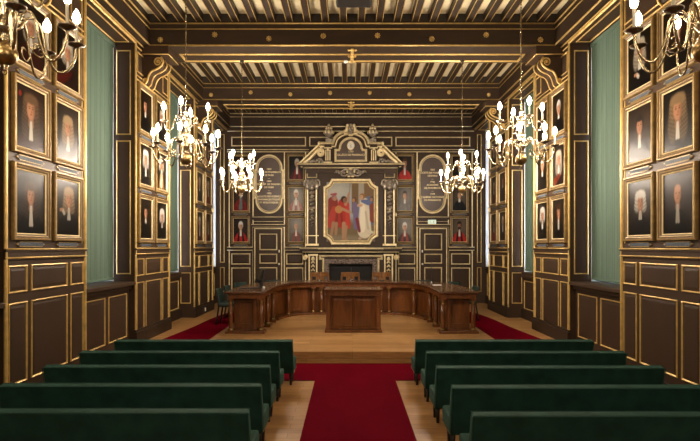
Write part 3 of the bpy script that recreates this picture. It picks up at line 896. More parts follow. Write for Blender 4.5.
# ------------------------------------------------------------------ chimneypiece with overmantel
FY = BACK - .28                      # main face of the overmantel
cp = thing('chimneypiece', 'carved brown and gilt fireplace with tall pedimented overmantel on the far wall', 'fireplace', (0, BACK, STAGE))
cp['label'] = 'carved brown and gilt chimneypiece with tall pedimented overmantel in the middle of far wall'
def CP(mb, name, bevel=0., par=None):
    o = mb.build(name, par or cp, bevel)
    if par is None or par == cp: o.location = (0, -BACK, -STAGE)
    return o
OF = V(0, FY, 0)
# breast
m = MB('brown_paint')
m.box(-1.30, FY + .04, STAGE, -.665, BACK, 1.80); m.box(.665, FY + .04, STAGE, 1.30, BACK, 1.80); m.box(-.7, FY + .04, 1.43, .7, BACK, 1.80)
m.box(-1.38, FY + .04, 1.9, 1.38, BACK, 4.35)
m.box(-1.35, FY, STAGE, -1.30, BACK, 1.8); m.box(1.30, FY, STAGE, 1.35, BACK, 1.8)
CP(m, 'chimney_breast')
m = MB('soot'); m.box(-.70, BACK - .06, STAGE, .70, BACK - .02, 1.5); m.box(-.70, FY + .05, STAGE, -.66, BACK - .02, 1.45); m.box(.66, FY + .05, STAGE, .70, BACK - .02, 1.45); m.box(-.7, FY + .05, 1.41, .7, BACK - .02, 1.45)
m.box(-.7, FY + .02, STAGE, .7, BACK - .02, STAGE + .03)
CP(m, 'firebox')
m = MB('marble'); m.mold([(.665, STAGE), (.665, 1.43), (-.665, 1.43), (-.665, STAGE)], [(-.15, .0), (-.15, .03), (-.03, .03), (0, .01), (0, -.05)], V(0, FY + .04, 0), X, Z, N, closed=False)
CP(m, 'marble_surround')
m = MB('pale_gold')
ear = [(.88, STAGE), (.88, 1.56), (.98, 1.56), (.98, 1.70), (-.98, 1.70), (-.98, 1.56), (-.88, 1.56), (-.88, STAGE)]
m.mold(ear, [(-.0, 0), (0, .03), (.025, .045), (.05, .03), (.06, 0)], V(0, FY + .03, 0), X, Z, N, closed=False)
CP(m, 'eared_molding')
for s in (-1, 1):
    xc = s * 1.16
    m = MB('brown_paint'); m.box(xc - .135, FY - .04, STAGE, xc + .135, FY + .05, 1.76)
    o = CP(m, 'jamb', .008)
    m = MB('pale_gold')
    for e in (-1, 1):
        m.box(xc + e * .115 - .02, FY - .055, STAGE + .3, xc + e * .115 + .02, FY - .035, 1.70)
    for z, rr in ((1.60, .05), (1.50, .04), (1.38, .035), (1.26, .03)):
        m.ball((xc, FY - .05, z), (rr, .03, rr * 1.1)); m.ball((xc - .04, FY - .05, z - .03), (.02, .02, .03)); m.ball((xc + .04, FY - .05, z - .03), (.02, .02, .03))
    m.box(xc - .15, FY - .07, 1.68, xc + .15, FY - .03, 1.73)
    # ear scroll beside the jamb
    pts = []
    for q in range(22):
        a = q / 21 * 3.2 * PI; r = .085 * (1 - .8 * q / 21)
        pts.append(V(s * 1.40 + r * math.cos(a), FY - .02, 1.62 + r * math.sin(a)))
    m.tube(pts, .022, 7); m.ball((s * 1.40, FY - .02, 1.62), .03)
    g2 = m.build('gilded_ornament', o)
# mantel shelf
m = MB('brown_paint'); m.box(-1.56, FY - .16, 1.84, 1.56, BACK, 1.93); m.box(-1.48, FY - .11, 1.79, 1.48, BACK, 1.84)
m.mat('pale_gold'); m.tube([V(-1.56, FY - .16, 1.915), V(1.56, FY - .16, 1.915)], .022, 8); m.tube([V(-1.48, FY - .11, 1.795), V(1.48, FY - .11, 1.795)], .016, 8)
m.box(-1.0, FY - .172, 1.885, 1.0, FY - .15, 1.93)
CP(m, 'mantel_shelf')
# overmantel pilasters with lion-like keystones and fruit drops
for s in (-1, 1):
    xc = s * 1.19
    m = MB('brown_paint'); m.box(xc - .175, FY - .05, 1.93, xc + .175, FY + .05, 4.22)
    o = CP(m, 'pilaster')
    m = MB('pale_gold')
    for e in (-1, 1): m.box(xc + e * .135 - .018, FY - .068, 2.05, xc + e * .135 + .018, FY - .05, 3.95)
    m.box(xc - .21, FY - .075, 2.285, xc + .21, FY - .05, 2.31); m.box(xc - .21, FY - .09, 1.99, xc + .21, FY - .04, 2.05)
    m.mold(rect(xc - .16, 4.07, xc + .16, 4.24), thin(.03, .03), V(0, FY - .06, 0), X, Z, N)
    m.build('gilded_strip', o)
    m = MB('bronze')
    m.ball((xc, FY - .12, 3.88), (.135, .10, .16)); m.ball((xc, FY - .20, 3.84), (.07, .07, .07)); m.ball((xc, FY - .19, 3.75), (.085, .06, .06))
    for e in (-1, 1):
        m.ball((xc + e * .11, FY - .10, 3.98), (.06, .05, .06)); m.ball((xc + e * .15, FY - .08, 3.83), (.07, .05, .13)); m.ball((xc + e * .045, FY - .21, 3.90), .022)
        m.tube(smoothpath([(xc + e * .12, FY - .08, 4.02), (xc + e * .22, FY - .06, 3.98), (xc + e * .24, FY - .05, 3.86), (xc + e * .17, FY - .06, 3.84)]), .03, 6)
    m.build('mask', o)
    m = MB('bronze')
    for z, rr in ((3.62, .075), (3.50, .06), (3.40, .07), (3.27, .05), (3.14, .085), (3.03, .07), (2.90, .045), (2.80, .055), (2.70, .035), (2.62, .022)):
        for e in (-1, 0, 1): m.ball((xc + e * rr * .6, FY - .08 - (.03 if e == 0 else 0), z + .015 * e), (rr * .6, .045, rr * .62), 8, 6)
    m.mat('pale_gold'); m.ball((xc, FY - .12, 3.5), (.03, .03, .05)); m.ball((xc, FY - .12, 3.1), (.03, .03, .04)); m.ball((xc, FY - .1, 2.85), (.02, .03, .04))
    m.build('fruit_drop', o)
# entablature
m = MB('brown_paint'); m.box(-1.38, FY - .03, 4.22, 1.38, BACK, 4.35); m.box(-1.44, FY - .12, 4.35, 1.44, BACK - .09, 4.42); m.box(-1.62, FY - .22, 4.42, 1.62, BACK - .09, 4.49); m.box(-1.36, FY, 4.42, 1.36, BACK, 4.49)
for s in (-1, 1): m.box(s * 1.19 - .19, FY - .10, 4.20, s * 1.19 + .19, FY, 4.36)
m.mat('pale_gold'); m.tube([V(-1.62, FY - .22, 4.475), V(1.62, FY - .22, 4.475)], .028, 8); m.tube([V(-1.44, FY - .12, 4.37), V(1.44, FY - .12, 4.37)], .016, 8)
for s in (-1, 1): m.tube([V(s * 1.62, FY - .22, 4.475), V(s * 1.62, BACK - .09, 4.475)], .026, 8)
CP(m, 'entablature')
# pediment back wall with arched middle
R0 = .55; ZS = 5.15
arch = [(R0 * math.cos(a), ZS + .38 / R0 * R0 * math.sin(a)) for a in [PI * i / 24 for i in range(25)]]
m = MB('brown_paint')
prof = [(-1.55, 4.49), (1.55, 4.49), (.95, 5.08), (.95, ZS)] + [(.56 + 0, ZS)] + arch[1:-1] + [(-.56, ZS), (-.95, ZS), (-.95, 5.08)]
m.prism(prof, V(0, FY + .02, 0), X, Z, Y, .24)
pd = CP(m, 'pediment')
m = MB('pale_gold')
out = [(.97, ZS), (.56, ZS)] + arch[1:-1] + [(-.56, ZS), (-.97, ZS)]
m.mold(out, [(-.0, 0), (-.02, .12), (.03, .16), (.05, .14), (.055, .02)], V(0, FY + .02, 0), X, Z, N, closed=False)
m.mat('pale_gold'); m.mold(out, [(.085, .02), (.095, .08), (.125, .08), (.13, .02)], V(0, FY + .02, 0), X, Z, N, closed=False)
for s in (-1, 1):
    m.mat('pale_gold')
    rk = [(s * 1.62, 4.50), (s * .97, 5.12)]
    if s < 0: rk = rk[::-1]
    for off, hh, ww in ((-.0, .16, .045), (.10, .10, .05)):
        m.mold(rk if s > 0 else rk, [(off, .0), (off + .005, hh), (off + ww, hh), (off + ww + .01, 0)], V(0, FY + .02, 0), X, Z, N, closed=False)
    m.ball((s * .97, FY - .10, 5.13), .05)
m.build('gilded_cornice', pd)
# tablet
TZ0, TZ1, TR = 4.60, 4.99, .335
tab = [(-.47, TZ0), (.47, TZ0), (.47, TZ1 - .06), (TR + .03, TZ1 - .06)] + [(TR * math.cos(a), TZ1 + .0 + TR * .92 * math.sin(a)) for a in [PI * i / 20 for i in range(0, 21)]] + [(-TR - .03, TZ1 - .06), (-.47, TZ1 - .06)]
m = MB('tablet_paint'); m.prism(tab, V(0, FY + .021, 0), X, Z, N, .03); tb = CP(m, 'tablet')
m = MB('pale_gold'); m.mold(tab, [(-.03, .0), (-.03, .07), (0, .085), (.03, .06), (.035, .03)], V(0, FY + .02, 0), X, Z, N); m.build('gilded_frame', tb)
text_mesh([('1777', 1), ('COLLÈGE DE PHARMACIE', 1)], .082, .098, 'lettering', tb, (0, FY - .012, 4.855))
m = MB('pale_gold'); m.lathe([(.001, 0), (1, 0), (1, .02), (.86, .03), (.82, .02), (.001, .02)], (0, 0, 0), 28, False, Matrix.Translation((0, FY - .009, 5.07)) @ Matrix.Rotation(PI / 2, 4, 'X') @ Matrix.Diagonal((.115, .14, 1, 1)))
m.mat('white_plastic'); m.lathe([(.001, 0), (.80, 0), (.80, .024), (.001, .024)], (0, 0, 0), 28, False, Matrix.Translation((0, FY - .009, 5.07)) @ Matrix.Rotation(PI / 2, 4, 'X') @ Matrix.Diagonal((.115, .14, 1, 1)))
m.mat('pale_gold'); m.tube([(0, FY - .036, 4.98), (0, FY - .036, 5.13)], .009, 6); m.ball((0, FY - .036, 5.135), (.022, .006, .016))
m.mat('bronze'); m.tube(smoothpath([(-.02, FY - .037, 5.0), (.025, FY - .037, 5.03), (-.025, FY - .037, 5.06), (.02, FY - .037, 5.09), (-.005, FY - .037, 5.115)]), .006, 5)
m.build('oval_emblem', tb)
# little pilasters, urns, mask, volutes
for s in (-1, 1):
    m = MB('brown_paint'); xc = s * .70; m.box(xc - .11, FY - .08, 4.49, xc + .11, FY + .02, 5.10)
    o = CP(m, 'small_pilaster')
    m = MB('pale_gold')
    for e in (-1, 0, 1): m.box(xc + e * .062 - .015, FY - .095, 4.60, xc + e * .062 + .015, FY - .08, 4.93)
    m.box(xc - .13, FY - .10, 4.97, xc + .13, FY - .06, 5.0); m.box(xc - .13, FY - .10, 4.53, xc + .13, FY - .06, 4.56); m.ball((xc, FY - .10, 4.93), (.04, .03, .04))
    m.build('gilded_fluting', o)
    m = MB('bronze'); c = V(s * .675, FY + .02, 5.17)
    m.box(c.x - .10, c.y - .09, c.z, c.x + .10, c.y + .09, c.z + .10)
    UZ = Matrix.Diagonal((1, 1, .78, 1))
    m.lathe([(.05, .12), (.06, .14), (.03, .18), (.04, .21), (.10, .26), (.15, .35), (.15, .42), (.09, .48), (.06, .52), (.10, .55), (.07, .60), (.03, .65), (.045, .69), (.005, .74)], c, 16, T=UZ)
    m.mat('pale_gold')
    for q in range(8):
        a = 2 * PI * q / 8; m.ball(c + V(.135 * math.cos(a), .135 * math.sin(a), .31), (.035, .035, .06), 8, 6); m.ball(c + V(.085 * math.cos(a), .085 * math.sin(a), .435), (.025, .025, .035), 8, 6)
    m.ball(c + V(0, 0, .53), (.04, .04, .045))
    CP(m, 'urn_finial')
    m = MB('pale_gold')
    pts = []
    for q in range(30):
        a = PI / 2 + q / 29 * 3.6 * PI; r = .115 * (1 - .85 * q / 29)
        pts.append(V(s * (.93 + r * math.cos(a)), FY - .05, 4.84 + r * math.sin(a)))
    start = smoothpath([(s * 1.45, FY - .04, 4.53), (s * 1.25, FY - .04, 4.68), (s * 1.08, FY - .05, 4.86), (s * .99, FY - .05, 4.945)], 5)
    m.tube(start + pts[1:], [.045] * len(start) + [.045 - .025 * q / 29 for q in range(1, 30)], 8)
    m.mat('bronze')
    for q in range(9):
        m.ball((s * (.86 + .055 * q), FY - .04 - .02 * (q % 2), 4.55 + .10 * abs(math.sin(q * 1.7)) * (1 - q / 11)), (.05, .04, .045), 8, 6)
    m.tube(smoothpath([(s * .83, FY - .04, 4.53), (s * .95, FY - .06, 4.66), (s * 1.08, FY - .06, 4.58), (s * 1.2, FY - .05, 4.60)]), .025, 6)
    CP(m, 'volute')
m = MB('bronze'); c = V(0, FY - .14, 5.53)
m.ball(c, (.10, .08, .13)); m.ball(c + V(0, -.07, -.03), (.03, .04, .05)); m.ball(c + V(0, -.05, -.09), (.06, .04, .04)); m.ball(c + V(0, 0, .13), (.07, .05, .06))
m.mat('pale_gold')
for s in (-1, 1):
    m.ball(c + V(s * .12, .01, .04), (.05, .04, .08)); m.ball(c + V(s * .10, 0, .13), (.045, .03, .05)); m.ball(c + V(s * .04, -.075, .03), .016)
    m.tube(smoothpath([c + V(s * .08, 0, -.10), c + V(s * .18, 0, -.12), c + V(s * .20, 0, -.03), c + V(s * .14, -.01, -.02)]), .025, 6)
m.ball(c + V(0, -.02, -.17), (.08, .04, .035))
CP(m, 'keystone_mask')
m = MB('bronze'); c = V(0, FY - .12, 4.20)
m.ball(c, (.09, .08, .11)); m.ball(c + V(0, -.06, -.02), (.03, .035, .04))
for s in (-1, 1):
    m.tube(smoothpath([c + V(s * .06, 0, .10), c + V(s * .18, 0, .12), c + V(s * .30, .02, .05), c + V(s * .42, .03, .08), c + V(s * .50, .04, .02)]), [.04 * (1 - .028 * q) for q in range(25)], 6)
    m.tube(smoothpath([c + V(s * .08, 0, -.03), c + V(s * .20, 0, -.08), c + V(s * .30, .02, -.02), c + V(s * .24, .0, .03)]), .03, 6)
    for q in range(5): m.ball(c + V(s * (.12 + .08 * q), .0, .05 - .03 * (q % 2)), (.04, .035, .045), 8, 6)
m.mat('pale_gold')
for s in (-1, 1): m.ball(c + V(s * .11, -.05, .05), (.03, .03, .05)); m.ball(c + V(s * .06, -.05, -.10), (.05, .03, .025))
m.ball(c + V(0, -.03, .13), (.06, .04, .03))
CP(m, 'cartouche')

# large painting in the overmantel: generic robed figures
HW, PZ = .845, 2.02
hh = 2.03
def notched(hw, h, n):
    out = []
    for cx_, cz_, a0 in ((hw, 0, PI), (hw, h, 3 * PI / 2), (-hw, h, 0), (-hw, 0, PI / 2)):
        arc = [(cx_ + n * math.cos(a0 - i * PI / 2 / 6), cz_ + n * math.sin(a0 - i * PI / 2 / 6)) for i in range(7)]
        out += arc
    # start arcs run along the edges: bottom-right, top-right, top-left, bottom-left
    return out
bp_ = thing('large_painting', 'large painting of robed figures in a notch-cornered gilt frame above the fireplace', 'painting', (0, FY + .035, PZ))
ol = []
n_ = .20
ol += [(HW - n_, 0)] + [(HW - n_ * math.cos(a), n_ * math.sin(a)) for a in [PI / 2 * i / 5 for i in range(1, 5)]] + [(HW, n_)]
n_ = .25
ol = [(HW - n_, 0), (HW - n_ + .035, .07), (HW - .165, .155), (HW - .08, n_ - .035), (HW, n_)]
q_ = ol[:]
ol = q_ + [(x, hh - z) for x, z in reversed(q_)] + [(-x, hh - z) for x, z in q_] + [(-x, z) for x, z in reversed(q_)]
m = MB('pale_gold'); m.mold(ol, [(0, 0), (0, .07), (.02, .095), (.055, .095), (.08, .06)], V(0, 0, 0), X, Z, N)
m.mat('frame_dark'); m.mold(ol, [(.08, .06), (.095, .045)], V(0, 0, 0), X, Z, N)
m.mat('pale_gold'); m.mold(ol, [(.095, .045), (.11, .055), (.135, .03), (.135, .008)], V(0, 0, 0), X, Z, N)
m.build('frame', bp_)
A = Paint(130, 156, .84, 5)
u, v = A.u, A.v
A.fill(np.array((.30, .31, .30)) * (1 + .25 * A.n)[..., None])
A.fill((.46, .45, .40), A.ell(-.45, 1.55, .5, .35, .7)); A.fill((.36, .38, .40), A.ell(-.1, 1.2, .4, .4, .8))
A.fill((.20, .14, .08), sst(0, .03, u - .02) * (1 - sst(.25, .28, u)) * sst(.9, 1., v))
A.fill((.38, .35, .29), sst(.27, .29, u) * (1 - sst(.44, .46, u)) * sst(.9, 1., v)); A.fill((.22, .15, .09), sst(.45, .48, u) * sst(.9, 1., v))
A.fill((.20, .16, .10), 1 - sst(.55, .85, v + .1 * u)); A.fill((.26, .22, .16), 1 - sst(.12, .28, v))
def head(x, y, r, hair, skin=(.42, .25, .16), tilt=0):
    A.fill(hair, A.ell(x, y + r * .2, r * 1.1, r * 1.15, .2)); A.fill(skin, A.ell(x + tilt * r * .35, y - r * .15, r * .72, r * .9, .2))
    A.fill(np.array(skin) * .4, .7 * A.ell(x + tilt * r * .5, y, r * .2, r * .12, .4))
# two men in red at the left, one with helmet and a spear
A.fill((.30, .20, .12), A.cap((-.10, .95), (-.02, 1.95), .012, .012, .01))
A.fill((.26, .05, .035), A.cap((-.62, 1.35), (-.58, .62), .17, .22)); A.fill((.42, .07, .05), A.cap((-.58, 1.1), (-.70, .6), .09, .14))
A.fill((.36, .23, .15), A.cap((-.60, .62), (-.68, .22), .06, .045)); A.fill((.36, .23, .15), A.cap((-.50, .6), (-.52, .25), .06, .045))
head(-.58, 1.46, .085, (.28, .16, .18), tilt=1); A.fill((.34, .10, .12), A.cap((-.68, 1.58), (-.52, 1.60), .03, .04))
A.fill((.40, .06, .045), A.cap((-.28, 1.28), (-.22, .62), .16, .22)); A.fill((.48, .08, .06), A.cap((-.12, 1.25), (-.10, .5), .07, .08)); A.fill((.30, .04, .03), A.cap((-.34, 1.1), (-.30, .55), .03, .05))
A.fill((.46, .25, .10), A.ell(-.42, 1.08, .13, .13, .15)); A.fill((.42, .26, .17), A.cap((-.18, 1.25), (-.06, 1.62), .05, .04)); A.fill((.42, .26, .17), A.cap((-.3, 1.1), (-.02, .98), .05, .04))
A.fill((.42, .27, .18), A.cap((-.24, .6), (-.26, .12), .07, .05)); A.fill((.40, .26, .17), A.cap((-.16, .5), (-.20, .1), .05, .04)); A.fill((.4, .26, .17), A.ell(-.2, .08, .1, .035))
head(-.24, 1.40, .095, (.06, .04, .03), (.26, .15, .10), 1)
# woman in white with blue mantle
A.fill((.13, .17, .30), A.cap((.62, 1.38), (.66, .7), .14, .16)); A.fill((.17, .21, .34), A.cap((.30, 1.15), (.36, .3), .06, .05))
A.fill((.62, .57, .46), A.cap((.47, 1.32), (.48, .35), .15, .24)); A.fill((.72, .67, .56), A.cap((.42, 1.15), (.40, .4), .08, .10)); A.fill((.48, .43, .34), A.cap((.52, 1.0), (.62, .3), .03, .04)); A.fill((.60, .55, .44), A.cap((.55, .35), (.78, .30), .07, .04))
A.fill((.55, .37, .26), A.cap((.36, 1.22), (.10, 1.20), .05, .035)); A.fill((.5, .36, .26), A.ell(.32, .10, .06, .04))
A.fill((.15, .19, .34), A.cap((.40, 1.36), (.60, 1.32), .05, .1)); head(.40, 1.50, .09, (.30, .17, .07), (.50, .34, .24), -1)
# attendants
A.fill((.20, .17, .28), A.cap((.14, 1.25), (.20, .5), .08, .1)); head(.12, 1.40, .07, (.16, .09, .05), tilt=-1)
A.fill((.24, .07, .05), A.cap((.76, 1.2), (.78, .75), .10, .12)); head(.74, 1.42, .07, (.10, .07, .05), tilt=-1)
A.fill((.22, .05, .07), A.cap((.22, .75), (.30, .35), .06, .05))
A.c = np.clip(A.c * 1.12, 0, 1) ** 1.25
link('canvas', A.mesh(2 * HW - .2, hh - .2, -.012), bp_, loc=(0, 0, .10))
# notched corners: gilt spandrels fill between the straight canvas and the frame
# ------------------------------------------------------------------ horseshoe table on the platform
hs = thing('horseshoe_table', 'polished mahogany horseshoe conference table with gilt-ringed columns on the platform', 'table', (0, 12.8, STAGE))
TH = .85
inner = smoothpath([(-1.76, 10.85), (-1.76, 12.1), (-1.72, 12.8), (-1.56, 13.42), (-1.25, 13.82), (-.75, 13.98), (0, 14.0)], 6)
outer = smoothpath([(-2.56, 10.85), (-2.56, 12.2), (-2.50, 12.95), (-2.22, 13.85), (-1.7, 14.45), (-1.0, 14.75), (0, 14.82)], 6)
inner = [Vector((p[0], p[1])) for p in inner]; outer = [Vector((p[0], p[1])) for p in outer]
def mirror(L): return L + [Vector((-p.x, p.y)) for p in reversed(L[:-1])]
IN, OUT = mirror(inner), mirror(outer)
def strip(mb, A_, B_, z0, z1):
    k = len(A_); vs = []
    for z in (z0, z1):
        vs += [V(p.x, p.y - 12.8, z) for p in A_] + [V(p.x, p.y - 12.8, z) for p in B_]
    fs = []
    for i in range(k - 1):
        fs += [(i, i + 1, k + i + 1, k + i), (2 * k + i, 3 * k + i, 3 * k + i + 1, 2 * k + i + 1), (i, 2 * k + i, 2 * k + i + 1, i + 1), (k + i, k + i + 1, 3 * k + i + 1, 3 * k + i)]
    fs += [(0, k, 3 * k, 2 * k), (k - 1, 2 * k - 1 + 2 * k, 4 * k - 1, 2 * k - 1)][:1] + [(k - 1, 3 * k - 1, 4 * k - 1, 2 * k - 1)]
    mb.add(vs, fs)
def offset(L, d):
    out = []
    for i, p in enumerate(L):
        t = (L[min(i + 1, len(L) - 1)] - L[max(i - 1, 0)]).normalized()
        out.append(p + Vector((-t.y, t.x)) * d)
    return out
IN2 = offset(IN, .05); OUT2 = offset(OUT, -.05)          # set back from the top's edge
IN2 = [Vector((p.x, max(p.y, 10.90))) for p in IN2]; OUT2 = [Vector((p.x, max(p.y, 10.90))) for p in OUT2]
m = MB('mahogany_top'); strip(m, IN, OUT, TH - .045, TH); m.build('tabletop', hs, bevel=.012)
m = MB('mahogany'); strip(m, IN2, OUT2, TH - .145, TH - .045); m.build('apron', hs, bevel=.004)
IN3 = offset(IN, .19); IN4 = offset(IN, .23)
m = MB('mahogany'); strip(m, [p for p in IN3 if p.y > 10.95], [p for p in IN4 if p.y > 10.95], .06, TH - .145)
for s in (-1, 1):
    xa, xb = sorted((s * 1.92, s * 2.42))
    m.box(xa, 11.10 - 12.8, .05, xb, 11.13 - 12.8, TH - .145)
    for q0, q1 in ((.03, .17), (.20, .37)):
        pass
m.build('front_panel', hs)
def panel_rect(o_, u_, n_, w_, z0, z1):
    m.mold(rect(-w_ / 2, z0, w_ / 2, z1), [(0, 0), (0, .018), (.05, .018), (.07, .004), (.07, 0)], o_, u_, Z, n_)
m = MB('mahogany')
for s in (-1, 1):
    panel_rect(V(s * 2.17, 11.10 - 12.8, 0), X, N, .36, .10, TH - .18)
    m.box(s * 2.17 - .09, 11.075 - 12.8, .14, s * 2.17 + .09, 11.10 - 12.8, .18)
# pilastered front panels between columns, following the curve
cols = []
acc = [0.]
for i in range(1, len(IN)): acc.append(acc[-1] + (IN[i] - IN[i - 1]).length)
def at(L, dist):
    for i in range(1, len(L)):
        if acc[i] >= dist:
            f = (dist - acc[i - 1]) / (acc[i] - acc[i - 1]); return L[i - 1].lerp(L[i], f), (L[i] - L[i - 1]).normalized()
    return L[-1], (L[-1] - L[-2]).normalized()
tot = acc[-1]
half = [.08, .98, 1.72, 2.72, 3.42, 3.62]
ds = half + [tot - d_ for d_ in reversed(half)]
IN1 = offset(IN, .085)
for i in range(len(ds) - 1):
    a_, b_ = ds[i], ds[i + 1]
    if b_ - a_ < .3: continue
    p0, _ = at(IN3, a_ + .09); p1, _ = at(IN3, b_ - .09)
    t = (p1 - p0); w_ = t.length; t.normalize(); c_ = (p0 + p1) / 2
    nn = V(t.y, -t.x, 0)
    mid_, _ = at(IN3, (a_ + b_) / 2)
    sag = (mid_ - c_).dot(Vector((nn.x, nn.y)))
    panel_rect(V(c_.x, c_.y - 12.8, 0) + nn * (sag + .0), V(t.x, t.y, 0), nn, w_, .09, TH - .17)
m.build('panel_molding', hs)
def column(x, y):
    c = MB('mahogany')
    c.lathe([(.042, .10), (.046, .14), (.047, .35), (.040, TH - .24)], (x, y - 12.8, 0), 14)
    c.box(x - .07, y - .07 - 12.8, 0, x + .07, y + .07 - 12.8, .055); c.box(x - .06, y - .06 - 12.8, TH - .18, x + .06, y + .06 - 12.8, TH - .144)
    c.mat('aged_brass')
    c.lathe([(.055, .055), (.060, .07), (.055, .085), (.046, .105)], (x, y - 12.8, 0), 14)
    c.lathe([(.041, TH - .26), (.046, TH - .25), (.042, TH - .24), (.044, TH - .20), (.054, TH - .18)], (x, y - 12.8, 0), 14)
    c.build('column', hs)
for i, d_ in enumerate(ds):
    p, _ = at(IN1, d_); column(p.x, max(p.y, 10.965))
for s in (-1, 1): column(s * 2.46, 10.965); column(s * 2.46, 11.9)
m = MB('mahogany')
P0 = [p for p in offset(IN, .03)]; P1 = offset(IN, .20)
for s in (-1, 1):
    xa, xb = sorted((s * 1.76, s * 2.56)); m.box(xa, 10.87 - 12.8, 0, xb, 11.16 - 12.8, .05)
k0 = next(i for i, p in enumerate(IN) if p.y > 12.9)
strip(m, P0[k0:len(P0) - k0], P1[k0:len(P1) - k0], 0, .05)
m.build('plinth', hs, bevel=.006)
m = MB('mahogany'); strip(m, offset(OUT, -.10)[4:-4], offset(OUT, -.07)[4:-4], .30, TH - .145); m.build('modesty_panel', hs)

# small desk in front
cd = thing('small_desk', 'small mahogany desk with twin-panelled front standing alone inside the horseshoe', 'desk', (.03, 11.05, STAGE))
m = MB('mahogany_top'); m.box(-.60, -.05, .845, .60, .72, .885); m.build('desktop', cd, bevel=.008)
m = MB('mahogany'); m.box(-.50, .06, .05, .50, .10, .76); m.box(-.545, .02, .05, -.51, .66, .76); m.box(.51, .02, .05, .545, .66, .76); m.build('case', cd)
m = MB('mahogany'); m.box(-.57, -.02, .765, .57, .68, .845); m.box(-.585, -.035, .75, .585, .69, .775); m.build('apron', cd, bevel=.006)
m = MB('mahogany')
for s in (-1, 1):
    m.mold(rect(min(s * .003, s * .44), .09, max(s * .003, s * .44), .71), [(0, 0), (.0, .012), (.012, .012), (.02, -.0), (.03, .006), (.07, .010)], V(0, .06, 0), X, Z, N)
m.mold(rect(-.46, .075, .46, .73), [(0, 0), (0, .022), (.02, .022), (.03, 0)], V(0, .06, 0), X, Z, N)
m.build('front_panel', cd)
for s in (-1, 1):
    m = MB('mahogany'); xc = s * .515; m.box(xc - .045, -.01, .10, xc + .045, .05, .70); m.box(xc - .055, -.02, .70, xc + .055, .06, .76); m.box(xc - .055, -.02, .05, xc + .055, .06, .10)
    m.build('pilaster', cd, bevel=.004)
m = MB('mahogany'); m.box(-.585, -.04, 0, .585, .68, .05); m.build('plinth', cd, bevel=.008)

# ------------------------------------------------------------------ things on the table
TT = STAGE + TH + .001
mo = thing('monitor', 'black flat computer monitor turned sideways on the left wing of the horseshoe table', 'monitor', (-2.06, 12.0, TT), math.radians(-62))
m = MB('black_plastic'); m.box(-.25, -.022, 0, .25, .018, .33)
R_ = Matrix.Translation((0, 0, .09)) @ Matrix.Rotation(math.radians(-12), 4, 'X')
m.v = [tuple(R_ @ Vector(p)) for p in m.v]; m.build('housing', mo, bevel=.006)
m = MB('screen_glass'); m.box(-.235, -.026, .015, .235, -.021, .315); m.v = [tuple(R_ @ Vector(p)) for p in m.v]; m.build('screen', mo)
m = MB('black_plastic'); m.box(-.03, .02, .01, .03, .06, .22); m.box(-.12, -.08, 0, .12, .10, .014); m.build('stand', mo, bevel=.004)
ke = thing('keyboard', 'low black keyboard lying on the left wing of the horseshoe table', 'keyboard', (-2.24, 11.72, TT), math.radians(8))
m = MB('black_plastic'); m.box(-.2, -.07, 0, .2, .07, .022); m.build('case', ke, bevel=.004)
m = MB('frame_dark')
for r_ in range(4):
    for c_ in range(14): m.box(-.188 + c_ * .027, -.056 + r_ * .029, .022, -.166 + c_ * .027, -.034 + r_ * .029, .030)
m.build('keys', ke)
ms = MB('white_plastic'); ms.ball((0, 0, .018), (.032, .055, .018)); ms.box(-.02, -.04, 0, .02, .04, .006)
o = ms.build('computer_mouse', loc=(-1.93, 11.86, TT)); tag(o, 'small white computer mouse at the foot of the black monitor', 'mouse')
def goose(label, x, y, h, lean, rz):
    t = thing('microphone', label, 'microphone', (x, y, TT), rz, 'table microphones')
    m = MB('silver'); m.lathe([(.055, 0), (.058, .012), (.05, .026), (.02, .032), (.012, .05)], (0, 0, 0), 18); m.build('base', t)
    m = MB('black_plastic'); pts = smoothpath([(0, 0, .04), (0, 0, h * .6), (0, -lean * .4, h * .9), (0, -lean, h)], 5)
    m.tube(pts, .006, 6); m.build('gooseneck', t)
    m = MB('black_plastic'); m.ball((0, -lean - .01, h + .012), (.014, .024, .02), 10, 6); m.build('capsule', t)
goose('tall gooseneck microphone on the right curve of the horseshoe table', 2.02, 13.6, .50, .06, PI)
goose('desk microphone on the horseshoe table before the left wooden armchair', -.85, 14.45, .20, .05, PI)
goose('desk microphone on the horseshoe table before the middle wooden armchair', 0, 14.5, .30, .05, PI)
goose('desk microphone on the horseshoe table before the right wooden armchair', .82, 14.45, .20, .05, PI)
m = MB('paper'); m.box(-.1, -.07, 0, .1, .07, .006); o = m.build('note_card', loc=(2.02, 12.75, TT)); tag(o, 'small white card lying on the right wing of the horseshoe table', 'card')

